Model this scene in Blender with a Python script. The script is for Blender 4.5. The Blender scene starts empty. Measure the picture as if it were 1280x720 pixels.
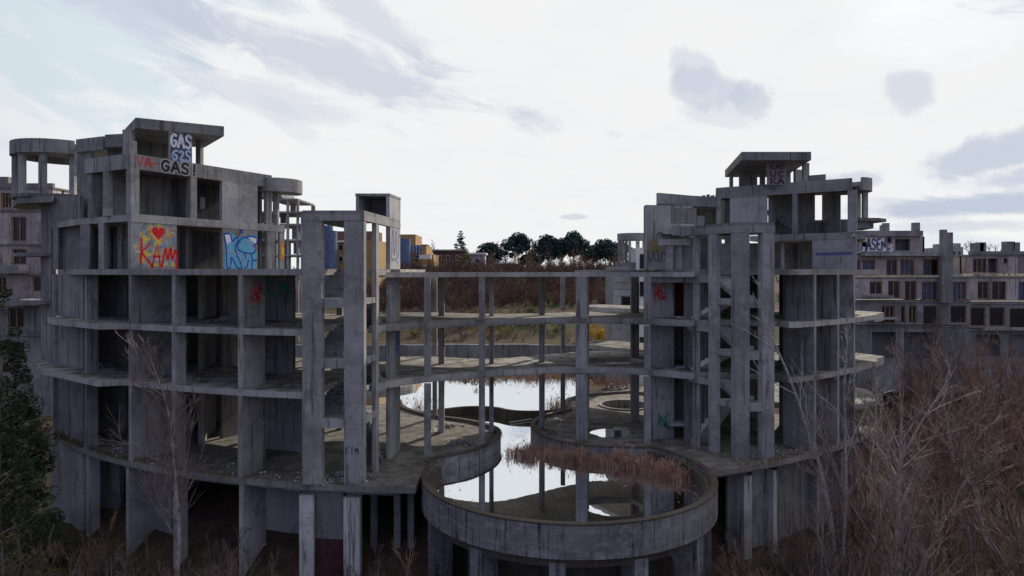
import bpy, bmesh, math, random
from math import sin, cos, pi, radians, sqrt, atan2, degrees
from mathutils import Vector, Matrix, noise
from mathutils.geometry import tessellate_polygon

RND = random.Random(7)
SC = bpy.context.scene
COL = SC.collection

# ------------------------------------------------------------------ camera, world, sun, exposure
cam_d = bpy.data.cameras.new("camera")
cam = bpy.data.objects.new("camera", cam_d)
COL.objects.link(cam)
cam.location = (0, 0, 0)                      # eye level is z = 0, the ground lies 15.5 m below
cam.rotation_euler = (radians(90), 0, 0)
cam_d.lens, cam_d.sensor_width = 24.0, 36.0
cam_d.shift_y = -20.0 / 1280.0
cam_d.clip_start, cam_d.clip_end = 0.5, 6000
SC.camera = cam

SC.view_settings.view_transform = 'Standard'
SC.view_settings.look = 'None'
SC.view_settings.exposure = 0.0
SC.view_settings.gamma = 1.0

SUN_AZ, SUN_EL = radians(30), radians(31)     # behind the ruin, to the right
SUN_DIR = Vector((sin(SUN_AZ) * cos(SUN_EL), cos(SUN_AZ) * cos(SUN_EL), sin(SUN_EL)))
sun_d = bpy.data.lights.new("sun", 'SUN')
sun_d.energy, sun_d.angle, sun_d.color = 4.2, radians(0.6), (1.0, 0.90, 0.76)
sun = bpy.data.objects.new("sun", sun_d)
sun.rotation_euler = (-SUN_DIR).to_track_quat('-Z', 'Y').to_euler()
sun.location = (60, 100, 80)
COL.objects.link(sun)


class NT:
    """small helper for node trees"""
    def __init__(self, tree):
        self.t = tree; self.n = tree.nodes; self.l = tree.links
    def new(self, typ, **kw):
        nd = self.n.new(typ)
        for k, v in kw.items(): setattr(nd, k, v)
        return nd
    def set(self, sock, v):
        if isinstance(v, bpy.types.NodeSocket): self.l.new(v, sock)
        else:
            if sock.type == 'RGBA' and len(v) == 3: v = (*v, 1)
            sock.default_value = v
    def math(self, op, a, b=0.0, c=None, clamp=False):
        nd = self.new('ShaderNodeMath', operation=op, use_clamp=clamp)
        self.set(nd.inputs[0], a); self.set(nd.inputs[1], b)
        if c is not None: self.set(nd.inputs[2], c)
        return nd.outputs[0]
    def mix(self, f, a, b, blend='MIX'):
        nd = self.new('ShaderNodeMix', data_type='RGBA', blend_type=blend)
        self.set(nd.inputs[0], f); self.set(nd.inputs[6], a); self.set(nd.inputs[7], b)
        return nd.outputs[2]
    def ramp(self, x, a, b, lo=0.0, hi=1.0):
        nd = self.new('ShaderNodeMapRange', interpolation_type='SMOOTHSTEP')
        for s, v in zip(nd.inputs[:5], (x, a, b, lo, hi)): self.set(s, v)
        return nd.outputs[0]
    def noise(self, vec, scale, detail=4.0, rough=0.55, dist=0.0):
        nd = self.new('ShaderNodeTexNoise')
        if vec is not None: self.set(nd.inputs['Vector'], vec)
        for k, v in (('Scale', scale), ('Detail', detail), ('Roughness', rough), ('Distortion', dist)):
            nd.inputs[k].default_value = v
        return nd.outputs[0]
    def scale(self, vec, s):
        nd = self.new('ShaderNodeVectorMath', operation='MULTIPLY')
        self.set(nd.inputs[0], vec); nd.inputs[1].default_value = s
        return nd.outputs[0]


def make_world():
    w = bpy.data.worlds.new("World"); SC.world = w; w.use_nodes = True
    w.node_tree.nodes.clear()
    N = NT(w.node_tree)
    out = N.new('ShaderNodeOutputWorld'); bg = N.new('ShaderNodeBackground')
    N.l.new(bg.outputs[0], out.inputs[0])
    bg.inputs[1].default_value = 0.1
    sky = N.new('ShaderNodeTexSky', sky_type='NISHITA')
    sky.sun_disc = False
    sky.sun_elevation, sky.sun_rotation = SUN_EL, SUN_AZ
    sky.air_density, sky.dust_density, sky.ozone_density = 1.0, 1.5, 1.2
    tc = N.new('ShaderNodeTexCoord')
    d = tc.outputs['Generated']
    sep = N.new('ShaderNodeSeparateXYZ'); N.l.new(d, sep.inputs[0])
    x, y, z = sep.outputs
    zc = N.math('MAXIMUM', z, 0.0)
    # flat cloud-layer coordinates
    k = N.math('DIVIDE', 1.0, N.math('ADD', zc, 0.16))
    cmb = N.new('ShaderNodeCombineXYZ')
    N.l.new(N.math('MULTIPLY', x, k), cmb.inputs[0]); N.l.new(N.math('MULTIPLY', y, k), cmb.inputs[1])
    layer = cmb.outputs[0]
    n_big = N.noise(layer, 0.9, 6, 0.55, 0.3)
    n_fine = N.noise(layer, 3.2, 8, 0.6, 0.5)
    az = N.math('ARCTAN2', x, y)
    el = N.math('ARCSINE', N.math('MINIMUM', z, 1.0))
    dirn = N.noise(d, 7.0, 7, 0.58, 0.4)
    dirn2 = N.noise(d, 19.0, 8, 0.62, 0.5)
    warp = N.math('ADD', N.math('MULTIPLY', N.math('SUBTRACT', dirn, 0.5), 1.5),
                  N.math('MULTIPLY', N.math('SUBTRACT', dirn2, 0.5), 1.1))
    # distance to the sun -> bright forward scatter through thin cloud
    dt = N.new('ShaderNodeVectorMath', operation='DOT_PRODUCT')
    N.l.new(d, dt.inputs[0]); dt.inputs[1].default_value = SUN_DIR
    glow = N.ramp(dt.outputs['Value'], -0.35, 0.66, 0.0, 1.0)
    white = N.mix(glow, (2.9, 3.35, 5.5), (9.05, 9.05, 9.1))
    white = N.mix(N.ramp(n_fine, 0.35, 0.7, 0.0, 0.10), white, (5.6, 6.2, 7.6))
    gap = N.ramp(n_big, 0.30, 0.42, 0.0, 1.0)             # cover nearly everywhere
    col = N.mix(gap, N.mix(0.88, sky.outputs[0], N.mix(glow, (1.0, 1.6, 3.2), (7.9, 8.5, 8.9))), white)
    # darker cloud banks, each an ellipse in azimuth / elevation with a torn edge
    stretch = N.new('ShaderNodeCombineXYZ')
    ca, sa_ = cos(radians(14)), sin(radians(14))
    N.l.new(N.math('MULTIPLY', N.math('ADD', N.math('MULTIPLY', az, ca), N.math('MULTIPLY', el, -sa_)), 7.0), stretch.inputs[0])
    N.l.new(N.math('MULTIPLY', N.math('ADD', N.math('MULTIPLY', az, sa_), N.math('MULTIPLY', el, ca)), 26.0), stretch.inputs[1])
    wisp = N.noise(stretch.outputs[0], 1.0, 8, 0.62, 0.6)
    wwarp = N.math('ADD', N.math('MULTIPLY', N.math('SUBTRACT', wisp, 0.5), 2.6), N.math('MULTIPLY', warp, .5))
    GREY, BLUE = (5.5, 6.05, 7.2), (6.5, 7.7, 8.5)
    banks = [(-33, 16.5, 9, 7, 0, .75, BLUE, 1), (-26, 22, 9, 3, -12, .5, BLUE, 1),
             (-14.5, 16.6, 14, 2.2, -13, .72, GREY, 1), (-31, 19.5, 11, 2.4, -14, .60, GREY, 1), (-20, 13.6, 9, 1.3, -11, .42, GREY, 1), (-13, 21, 6, 2.0, -32, .55, GREY, 1), (-26, 22.5, 8, 1.3, -14, .4, GREY, 1),
             (16.4, 14.4, 4.0, 1.6, -18, .62, GREY, 0), (14.9, 16.1, 2.6, 1.6, -20, .50, GREY, 0), (19.2, 13.4, 2.6, 1.6, -12, .66, GREY, 0), (30.0, 12.9, 2.0, 1.8, -38, .55, GREY, 0), (17.2, 12.2, 3.4, .8, -8, .35, GREY, 1),
             (35.5, 7.9, 5.0, 1.6, 10, .85, GREY, 0), (26.6, 6.9, 2.2, .8, 0, .62, GREY, 0), (35, 4.6, 10, 1.0, 2, 1.0, GREY, 1), (32, 3.2, 7, .6, 0, .6, GREY, 1), (38, 6.4, 5, .9, 4, .8, GREY, 1), (30, 2.0, 7, 1.2, 0, .5, BLUE, 1), (5.2, 4.6, 1.3, .25, 0, .62, GREY, 0), (8.6, 11.3, .9, .6, 0, .18, GREY, 0),
             (-18, 12.0, 3.0, 1.0, -35, .25, GREY, 1), (60, 20, 22, 7, 0, .8, GREY, 1), (-75, 22, 25, 6, 0, .8, GREY, 1),
             (120, 30, 35, 8, 0, .8, GREY, 1), (-140, 26, 40, 8, 0, .8, GREY, 1), (20, 48, 30, 9, 0, .6, GREY, 1), (-50, 50, 30, 8, 0, .6, GREY, 1)]
    for a0, e0, sa, se, rot, amt, hue, wsp in banks:
        da = N.math('SUBTRACT', az, radians(a0)); de = N.math('SUBTRACT', el, radians(e0))
        c, sn = cos(radians(rot)), sin(radians(rot))
        u = N.math('ADD', N.math('MULTIPLY', da, c / radians(sa)), N.math('MULTIPLY', de, sn / radians(sa)))
        v = N.math('ADD', N.math('MULTIPLY', da, -sn / radians(se)), N.math('MULTIPLY', de, c / radians(se)))
        q = N.math('ADD', N.math('SQRT', N.math('ADD', N.math('MULTIPLY', u, u), N.math('MULTIPLY', v, v))), wwarp if wsp else N.math('MULTIPLY', warp, 1.35))
        m = N.math('MULTIPLY', N.ramp(q, 1.2 if wsp else 1.08, 0.45 if wsp else 0.55), amt)
        col = N.mix(m, col, N.mix(glow, tuple(x * .42 for x in hue), hue))
    # below the horizon
    col = N.mix(N.ramp(z, 0.0, -0.06), col, (1.0, 1.0, 0.95))
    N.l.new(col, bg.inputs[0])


make_world()

# ------------------------------------------------------------------ helpers
F, HY = 853.333, 340.0
GZ = -15.5                                   # ground in front of the ruin
def X(px, D): return (px - 640.0) / F * D
def Z(py, D): return (HY - py) / F * D
CX, CY = -3.2, 66.4                          # centre of the ring the ruin stands on
def pol(phi, r): return (CX + r * sin(radians(phi)), CY - r * cos(radians(phi)))
def phi_at(px, r):
    lo, hi = -60.0, 60.0
    for _ in range(50):
        m = (lo + hi) / 2; p = pol(m, r)
        if p[0] / p[1] * F + 640 < px: lo = m
        else: hi = m
    return (lo + hi) / 2
def inward(phi): return (-sin(radians(phi)), cos(radians(phi)))
def along(p, d, t): return (p[0] + d[0] * t, p[1] + d[1] * t)
def t_at(p, d, px):
    k = (px - 640.0) / F
    return (k * p[1] - p[0]) / (d[0] - k * d[1])
def arc(r, a0, a1, step=0.5):
    n = max(2, int(abs(a1 - a0) / step) + 1)
    return [pol(a0 + (a1 - a0) * i / n, r) for i in range(n + 1)]
def circ(cx, cy, r, a0, a1, n=24):
    return [(cx + r * cos(radians(a0 + (a1 - a0) * i / n)), cy + r * sin(radians(a0 + (a1 - a0) * i / n))) for i in range(n + 1)]

ROOT = {}
def tag(o, label, cat, group=None, kind=None):
    if label: o['label'] = label
    if cat: o['category'] = cat
    if group: o['group'] = group
    if kind: o['kind'] = kind
    return o
def thing(name, loc, label, cat, group=None):
    o = bpy.data.objects.new(name, None); COL.objects.link(o)
    o.location = loc; o.empty_display_size = 0.3
    ROOT[o.name] = Vector(loc)
    return tag(o, label, cat, group)

class MB:
    """collects solid shapes into one mesh"""
    def __init__(self): self.v = []; self.f = []; self.smooth = False
    def add(self, vs, fs):
        b = len(self.v); self.v.extend(vs); self.f.extend([tuple(i + b for i in f) for f in fs])
    def prism(self, poly, z0, z1, holes=(), jit=0.0):
        area = sum(poly[i][0] * poly[(i + 1) % len(poly)][1] - poly[(i + 1) % len(poly)][0] * poly[i][1] for i in range(len(poly)))
        if area < 0: poly = poly[::-1]
        loops = [list(poly)] + [list(h) for h in holes]
        if jit:
            rr = RND.uniform
            loops[0] = [(p[0] + rr(-jit, jit) * k, p[1] + rr(-jit, jit) * k) for p in loops[0] for k in ((1.6,) if RND.random() < .85 else (4.5,))]
        flat = [p for l in loops for p in l]; n = len(flat)
        b = len(self.v)
        self.v += [(p[0], p[1], z0) for p in flat] + [(p[0], p[1], z1) for p in flat]
        tris = tessellate_polygon([[Vector((p[0], p[1], 0)) for p in l] for l in loops])
        for t in tris:
            a, c, d = [flat[i] for i in t]
            if (c[0] - a[0]) * (d[1] - a[1]) - (d[0] - a[0]) * (c[1] - a[1]) < 0: t = (t[0], t[2], t[1])
            self.f.append((b + n + t[0], b + n + t[1], b + n + t[2])); self.f.append((b + t[2], b + t[1], b + t[0]))
        o = b
        for l in loops:
            m = len(l)
            for i in range(m):
                j = (i + 1) % m
                self.f.append((o + i, o + j, o + n + j, o + n + i))
            o += m
        return self
    def para(self, p, a, b, z0, z1):
        """upright block: plan corner p, plan edge vectors a and b"""
        q = [(p[0], p[1]), (p[0] + a[0], p[1] + a[1]), (p[0] + a[0] + b[0], p[1] + a[1] + b[1]), (p[0] + b[0], p[1] + b[1])]
        if a[0] * b[1] - a[1] * b[0] < 0: q = q[::-1]
        vs = [(x, y, z0) for x, y in q] + [(x, y, z1) for x, y in q]
        self.add(vs, [(3, 2, 1, 0), (4, 5, 6, 7), (0, 1, 5, 4), (1, 2, 6, 5), (2, 3, 7, 6), (3, 0, 4, 7)])
        return self
    def wall(self, p, q, z0, z1, t=0.22):
        d = (q[0] - p[0], q[1] - p[1]); L = sqrt(d[0] ** 2 + d[1] ** 2) or 1
        n = (-d[1] / L * t, d[0] / L * t)
        return self.para((p[0] - n[0] / 2, p[1] - n[1] / 2), d, n, z0, z1)
    def box(self, c, sx, sy, z0, z1):
        return self.para((c[0] - sx / 2, c[1] - sy / 2), (sx, 0), (0, sy), z0, z1)
    def polywall(self, pts, t, z0, z1):
        L, R = [], []
        for i, p in enumerate(pts):
            a = pts[max(i - 1, 0)]; b = pts[min(i + 1, len(pts) - 1)]
            d = (b[0] - a[0], b[1] - a[1]); l = sqrt(d[0] ** 2 + d[1] ** 2) or 1
            n = (-d[1] / l * t / 2, d[0] / l * t / 2)
            L.append((p[0] + n[0], p[1] + n[1])); R.append((p[0] - n[0], p[1] - n[1]))
        m = len(pts); b = len(self.v)
        for z in (z0, z1):
            self.v += [(x, y, z) for x, y in L] + [(x, y, z) for x, y in R]
        for i in range(m - 1):
            self.f += [(b + i + 1, b + i, b + m + i, b + m + i + 1),
                       (b + 2 * m + i, b + 2 * m + i + 1, b + 3 * m + i + 1, b + 3 * m + i),
                       (b + i, b + i + 1, b + 2 * m + i + 1, b + 2 * m + i),
                       (b + m + i + 1, b + m + i, b + 3 * m + i, b + 3 * m + i + 1)]
        self.f += [(b, b + 2 * m, b + 3 * m, b + m), (b + m - 1, b + 2 * m - 1, b + 4 * m - 1, b + 3 * m - 1)]
        return self
    def tube(self, pts, rads, sides=5):
        b = len(self.v); n = len(pts)
        for i, p in enumerate(pts):
            d = (pts[min(i + 1, n - 1)] - pts[max(i - 1, 0)])
            d = d.normalized() if d.length > 1e-9 else Vector((0, 0, 1))
            u = d.cross(Vector((0.31, 0.95, 0.05))).normalized(); w = d.cross(u)
            for k in range(sides):
                a = 2 * pi * k / sides
                self.v.append(tuple(p + (u * cos(a) + w * sin(a)) * rads[i]))
        for i in range(n - 1):
            for k in range(sides):
                k2 = (k + 1) % sides
                self.f.append((b + i * sides + k, b + i * sides + k2, b + (i + 1) * sides + k2, b + (i + 1) * sides + k))
        return self
    def mesh(self, name, mat, off=Vector((0, 0, 0))):
        me = bpy.data.meshes.new(name)
        me.from_pydata([(v[0] - off[0], v[1] - off[1], v[2] - off[2]) for v in self.v], [], self.f)
        me.materials.append(mat)
        if self.smooth: me.polygons.foreach_set('use_smooth', [True] * len(me.polygons))
        me.update()
        return me
    def build(self, name, mat, parent=None, label=None):
        off = Vector((0, 0, 0))
        if parent is not None:
            r = parent
            while r.parent: r = r.parent
            off = ROOT.get(r.name, Vector((0, 0, 0)))
        o = bpy.data.objects.new(name, self.mesh(name, mat, off)); COL.objects.link(o)
        if parent is not None: o.parent = parent
        if label: o['label'] = label
        return o

# ------------------------------------------------------------------ materials
MATS = {}
def basic(name, col, rough=0.8, var=0.0, nscale=2.0, bump=0.0, spec=0.3, metal=0.0):
    m = bpy.data.materials.new(name); m.use_nodes = True
    N = NT(m.node_tree); b = m.node_tree.nodes['Principled BSDF']
    b.inputs['Roughness'].default_value = rough; b.inputs['Metallic'].default_value = metal
    b.inputs['Specular IOR Level'].default_value = spec
    g = N.new('ShaderNodeNewGeometry')
    if var:
        n = N.noise(g.outputs['Position'], nscale, 5, 0.6)
        inf = N.new('ShaderNodeObjectInfo')
        f = N.math('ADD', N.ramp(n, 0.3, 0.7, 1 - var, 1 + var), N.math('MULTIPLY', N.math('SUBTRACT', inf.outputs['Random'], .5), var * .6))
        c = N.new('ShaderNodeVectorMath', operation='SCALE'); c.inputs[0].default_value = col
        N.l.new(f, c.inputs['Scale']); N.l.new(c.outputs[0], b.inputs['Base Color'])
    else: b.inputs['Base Color'].default_value = (*col, 1)
    if bump:
        bp = N.new('ShaderNodeBump'); bp.inputs['Strength'].default_value = bump; bp.inputs['Distance'].default_value = 0.03
        N.l.new(N.noise(g.outputs['Position'], 14, 5, 0.65), bp.inputs['Height']); N.l.new(bp.outputs[0], b.inputs['Normal'])
    MATS[name] = m
    return m

def concrete(name, col, dark=(0.06, 0.058, 0.06), stain=0.55, pale=0.25, top_dark=0.0, bloom=0.0):
    m = bpy.data.materials.new(name); m.use_nodes = True
    N = NT(m.node_tree); b = m.node_tree.nodes['Principled BSDF']
    b.inputs['Roughness'].default_value = 0.88; b.inputs['Specular IOR Level'].default_value = 0.2
    g = N.new('ShaderNodeNewGeometry'); P = g.outputs['Position']
    inf = N.new('ShaderNodeObjectInfo'); rnd = inf.outputs['Random']
    big = N.noise(P, 0.35, 5, 0.6, 0.4)
    mid = N.noise(P, 2.3, 6, 0.62, 0.2)
    fine = N.noise(P, 17, 5, 0.65)
    streak = N.noise(N.scale(P, (4.2, 4.2, 0.2)), 1.0, 6, 0.68, 0.3)
    streak2 = N.noise(N.scale(P, (9, 9, 0.4)), 1.0, 4, 0.6)
    c = N.mix(N.ramp(big, 0.35, 0.68), tuple(x * 1.12 for x in col), tuple(x * 0.70 for x in col))
    c = N.mix(N.ramp(mid, 0.48, 0.75, 0, 0.55), c, tuple(min(1, x * (1 + pale)) for x in col))
    c = N.mix(N.ramp(streak, 0.53, 0.64, 0, stain), c, dark)
    c = N.mix(N.math('MULTIPLY', N.ramp(streak2, 0.55, 0.75), N.ramp(mid, 0.4, 0.6, 0, stain * 0.7)), c, dark)
    # rust runs, lime bloom and damp patches
    rust = N.math('MULTIPLY', N.ramp(N.noise(N.scale(P, (3.5, 3.5, 0.22)), 1.0, 5, 0.6, 0.4), 0.66, 0.76), N.ramp(big, 0.5, 0.62, 0, 0.5))
    c = N.mix(rust, c, (0.16, 0.085, 0.05))
    c = N.mix(N.ramp(N.noise(P, 0.8, 6, 0.66, 0.8), 0.55, 0.64, 0, 0.55), c, tuple(x * 0.48 for x in col))
    if bloom:
        bl = N.math('MULTIPLY', N.ramp(N.noise(N.scale(P, (1.3, 1.3, 3.2)), 1.0, 7, 0.7, 0.6), 0.48, 0.70, 0, bloom), N.ramp(fine, 0.3, 0.55))
        c = N.mix(bl, c, (0.52, 0.52, 0.53))
    c = N.mix(N.ramp(fine, 0.55, 0.75, 0, 0.35), c, tuple(x * 0.55 for x in col))
    # form-work joints, faint and broken
    sp = N.new('ShaderNodeSeparateXYZ'); N.l.new(P, sp.inputs[0])
    fr = N.math('FRACT', N.math('MULTIPLY', N.math('ADD', sp.outputs[2], N.math('MULTIPLY', rnd, 0.7)), 1 / 0.97))
    jl = N.math('MULTIPLY', N.math('LESS_THAN', fr, 0.025), N.ramp(mid, 0.4, 0.55, 0, 0.5))
    c = N.mix(jl, c, tuple(x * 0.4 for x in col))
    if top_dark:
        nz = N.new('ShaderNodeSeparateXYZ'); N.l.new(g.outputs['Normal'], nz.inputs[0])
        mm = N.math('MULTIPLY', N.ramp(nz.outputs[2], 0.4, 0.8), N.ramp(N.noise(P, 1.1, 6, 0.65), 0.40, 0.62, top_dark * .35, top_dark))
        c = N.mix(mm, c, (0.075, 0.068, 0.055))  # darker up-facing faces; on the podium deck this is moss
    sc = N.new('ShaderNodeVectorMath', operation='SCALE'); N.l.new(c, sc.inputs[0])
    N.l.new(N.ramp(rnd, 0, 1, 0.82, 1.12), sc.inputs['Scale'])
    N.l.new(sc.outputs[0], b.inputs['Base Color'])
    bp = N.new('ShaderNodeBump'); bp.inputs['Strength'].default_value = 0.35; bp.inputs['Distance'].default_value = 0.03
    hsum = N.math('ADD', N.math('MULTIPLY', fine, 0.6), N.math('SUBTRACT', mid, jl))
    N.l.new(hsum, bp.inputs['Height']); N.l.new(bp.outputs[0], b.inputs['Normal'])
    MATS[name] = m
    return m

CON = concrete('concrete', (0.335, 0.33, 0.33), dark=(0.065, 0.062, 0.06), stain=0.75, pale=0.4)
CON_D = concrete('weathered_concrete', (0.25, 0.246, 0.246), dark=(0.05, 0.047, 0.05), stain=0.7)
CON_F = concrete('concrete_floor', (0.37, 0.355, 0.34), dark=(0.09, 0.08, 0.075), stain=0.45, top_dark=0.92)  # tops coloured darker so the slab edges stand out
CON_K = concrete('mossy_deck_concrete', (0.30, 0.28, 0.26), dark=(0.05, 0.045, 0.04), stain=0.3, top_dark=0.8)
CON_P = concrete('stained_basin_concrete', (0.215, 0.21, 0.215), dark=(0.025, 0.023, 0.024), stain=0.95, pale=0.9, bloom=0.42)
CON_L = concrete('pale_concrete', (0.36, 0.355, 0.36), stain=0.35)
CON_R = concrete('mossy_rim_and_shade', (0.085, 0.072, 0.06), dark=(0.03, 0.026, 0.022), stain=0.5, pale=0.6)
PLAST = concrete('worn_white_plaster', (0.55, 0.54, 0.53), dark=(0.11, 0.09, 0.09), stain=0.95, pale=0.1)
BRICKY = concrete('peeling_pink_plaster', (0.42, 0.36, 0.35), dark=(0.12, 0.10, 0.10), stain=0.8, pale=0.4)
PALE_STAIR = concrete('pale_stair_concrete', (0.52, 0.51, 0.52), stain=0.25)
MAROON = basic('maroon_boarding', (0.06, 0.022, 0.026), 0.8, 0.4, 3)
REDW = basic('red_painted_wall', (0.22, 0.03, 0.035), 0.8, 0.3, 3)
WOOD = basic('orange_window_wood', (0.29, 0.165, 0.09), 0.7, 0.35, 4)
PANE_D = basic('dark_window', (0.012, 0.013, 0.018), 0.15, 0, spec=0.5)
PANE_B = basic('blue_film_window', (0.05, 0.075, 0.15), 0.3, 0.3, 2, spec=0.5)
YELLOW = basic('ochre_render', (0.34, 0.22, 0.095), 0.85, 0.15, 0.6)
BROWNB = basic('brown_render', (0.16, 0.095, 0.085), 0.85, 0.2, 0.6)
GREYB = basic('pale_grey_render', (0.42, 0.42, 0.44), 0.85, 0.12, 0.6)
WHITE = basic('white_paint', (0.78, 0.78, 0.77), 0.6, 0.1)
BLUEN = basic('blue_netting', (0.10, 0.14, 0.25), 0.7, 0.3, 2)
METAL = basic('grey_metal', (0.30, 0.31, 0.32), 0.45, 0.1, metal=0.6)
BARK = basic('grey_bark', (0.235, 0.185, 0.175), 0.9, 0.35, 5, 0.4)
BARK_P = basic('pale_birch_bark', (0.34, 0.31, 0.30), 0.85, 0.35, 6, 0.3)
TWIG = basic('red_brown_twigs', (0.19, 0.115, 0.095), 0.9, 0.4, 1.2)
TWIG_D = basic('grey_brown_twigs', (0.125, 0.095, 0.085), 0.9, 0.4, 1.2)
REED = basic('dead_reeds', (0.30, 0.155, 0.115), 0.9, 0.45, 2.5)
LEAF_D = basic('dark_evergreen', (0.045, 0.068, 0.030), 0.8, 0.5, 1.5)
LEAF_P = basic('pine_needles', (0.034, 0.066, 0.064), 0.8, 0.4, 0.8)
LEAF_Y = basic('yellow_leaves', (0.50, 0.33, 0.03), 0.8, 0.4, 3)
LEAF_O = basic('olive_leaves', (0.12, 0.11, 0.035), 0.8, 0.4, 2)
SCRUB = basic('hillside_twigs', (0.15, 0.088, 0.075), 0.95, 0.5, 0.12)
def mottle(m, cols, sc):
    N = NT(m.node_tree); b = m.node_tree.nodes['Principled BSDF']; g = N.new('ShaderNodeNewGeometry'); c = cols[0]
    for i, q in enumerate(cols[1:]):
        o = N.new('ShaderNodeVectorMath', operation='ADD'); N.l.new(g.outputs['Position'], o.inputs[0]); o.inputs[1].default_value = (31 * i, 17 * i, 5)
        c = N.mix(N.ramp(N.noise(o.outputs[0], sc * (1 + .6 * i), 4, .6), .46, .60), c, q)
    N.l.new(c, b.inputs['Base Color'])
mottle(SCRUB, [(.125, .074, .064), (.10, .070, .048), (.155, .10, .058), (.095, .056, .054)], .09)
mottle(REED, [(.42, .23, .17), (.29, .14, .10), (.46, .31, .22)], 1.6)
SEED = basic('white_seed_heads', (0.6, 0.57, 0.55), 0.9)
CARD = basic('dark_box', (0.06, 0.06, 0.06), 0.8)
RUBB = basic('pale_litter', (0.62, 0.62, 0.6), 0.7, 0.3, 8)

LEAF_Y2 = basic('yellow_green_leaves', (0.19, 0.17, 0.035), 0.8, 0.4, 2)
def water_mat():
    m = bpy.data.materials.new('still_water'); m.use_nodes = True
    nt = m.node_tree; nt.nodes.clear(); N = NT(nt)
    out = N.new('ShaderNodeOutputMaterial'); mx = N.new('ShaderNodeMixShader')
    gl = N.new('ShaderNodeBsdfGlossy'); gl.inputs['Roughness'].default_value = 0.008
    gl.inputs['Color'].default_value = (0.90, 0.945, 0.985, 1)
    di = N.new('ShaderNodeBsdfDiffuse'); di.inputs['Color'].default_value = (0.045, 0.034, 0.014, 1)
    lw = N.new('ShaderNodeLayerWeight'); lw.inputs['Blend'].default_value = 0.5
    N.l.new(N.ramp(lw.outputs['Facing'], 0.0, 0.74, 0.06, 0.88), mx.inputs[0])
    N.l.new(di.outputs[0], mx.inputs[1]); N.l.new(gl.outputs[0], mx.inputs[2])
    g = N.new('ShaderNodeNewGeometry')
    bp = N.new('ShaderNodeBump'); bp.inputs['Strength'].default_value = 0.02; bp.inputs['Distance'].default_value = 0.05
    N.l.new(N.noise(g.outputs['Position'], 1.6, 3, 0.5), bp.inputs['Height'])
    N.l.new(bp.outputs[0], gl.inputs['Normal'])
    N.l.new(mx.outputs[0], out.inputs[0])
    return m
WATER = water_mat()

def ground_mat():
    m = bpy.data.materials.new('leaf_litter_ground'); m.use_nodes = True
    N = NT(m.node_tree); b = m.node_tree.nodes['Principled BSDF']; b.inputs['Roughness'].default_value = 0.95
    b.inputs['Specular IOR Level'].default_value = 0.1
    g = N.new('ShaderNodeNewGeometry'); P = g.outputs['Position']
    n1 = N.noise(P, 0.07, 6, 0.6, 0.5); n2 = N.noise(P, 0.9, 6, 0.65); n3 = N.noise(P, 7, 5, 0.7)
    c = N.mix(N.ramp(n2, 0.35, 0.65), (0.055, 0.038, 0.030), (0.10, 0.068, 0.050))
    c = N.mix(N.ramp(n1, 0.48, 0.60, 0, 0.8), c, (0.052, 0.062, 0.022))
    c = N.mix(N.ramp(n3, 0.5, 0.7, 0, 0.6), c, (0.045, 0.034, 0.028))
    N.l.new(c, b.inputs['Base Color'])
    bp = N.new('ShaderNodeBump'); bp.inputs['Strength'].default_value = 0.8; bp.inputs['Distance'].default_value = 0.12
    N.l.new(N.math('ADD', n2, n3), bp.inputs['Height']); N.l.new(bp.outputs[0], b.inputs['Normal'])
    return m
GROUND = ground_mat()

def paint(name, col): return basic(name, col, 0.65, 0.18, 9)
P_RED = paint('red_spray', (0.66, 0.012, 0.02)); P_WHITE = paint('white_spray', (0.80, 0.80, 0.84))
P_BLACK = paint('black_spray', (0.012, 0.012, 0.015)); P_BLUE = paint('blue_spray', (0.02, 0.06, 0.42))
P_CYAN = paint('cyan_spray', (0.13, 0.42, 0.62)); P_YEL = paint('yellow_spray', (0.72, 0.52, 0.06))
P_PINK = paint('pink_spray', (0.70, 0.25, 0.33)); P_GREEN = paint('green_spray', (0.03, 0.26, 0.16))
P_ORNG = paint('orange_spray', (0.70, 0.22, 0.04)); P_DKBL = paint('dusk_blue_spray', (0.11, 0.11, 0.29))
P_PALE = paint('pale_blue_spray', (0.40, 0.48, 0.66)); P_TAG = paint('grey_spray', (0.05, 0.05, 0.06))
P_OLIV = paint('olive_spray', (0.27, 0.24, 0.13))
def splatter():
    m = bpy.data.materials.new('splattered_wall_paint'); m.use_nodes = True
    N = NT(m.node_tree); b = m.node_tree.nodes['Principled BSDF']; b.inputs['Roughness'].default_value = 0.7
    g = N.new('ShaderNodeNewGeometry'); P = g.outputs['Position']
    c = N.mix(N.ramp(N.noise(P, 1.4, 4), 0.45, 0.6), (0.30, 0.31, 0.34), (0.13, 0.24, 0.34))
    off = N.new('ShaderNodeVectorMath', operation='ADD'); N.l.new(P, off.inputs[0]); off.inputs[1].default_value = (9, 4, 2)
    c = N.mix(N.ramp(N.noise(off.outputs[0], 2.2, 4), 0.51, 0.58), c, (0.66, 0.50, 0.08))
    off2 = N.new('ShaderNodeVectorMath', operation='ADD'); N.l.new(P, off2.inputs[0]); off2.inputs[1].default_value = (-7, 3, 8)
    c = N.mix(N.ramp(N.noise(off2.outputs[0], 2.8, 4), 0.59, 0.63), c, (0.62, 0.22, 0.06))
    off3 = N.new('ShaderNodeVectorMath', operation='ADD'); N.l.new(P, off3.inputs[0]); off3.inputs[1].default_value = (5, -13, 1)
    c = N.mix(N.ramp(N.noise(off3.outputs[0], 2.6, 4), 0.58, 0.66), c, (0.50, 0.50, 0.56))
    N.l.new(c, b.inputs['Base Color'])
    return m
SPLAT = splatter()

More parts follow.
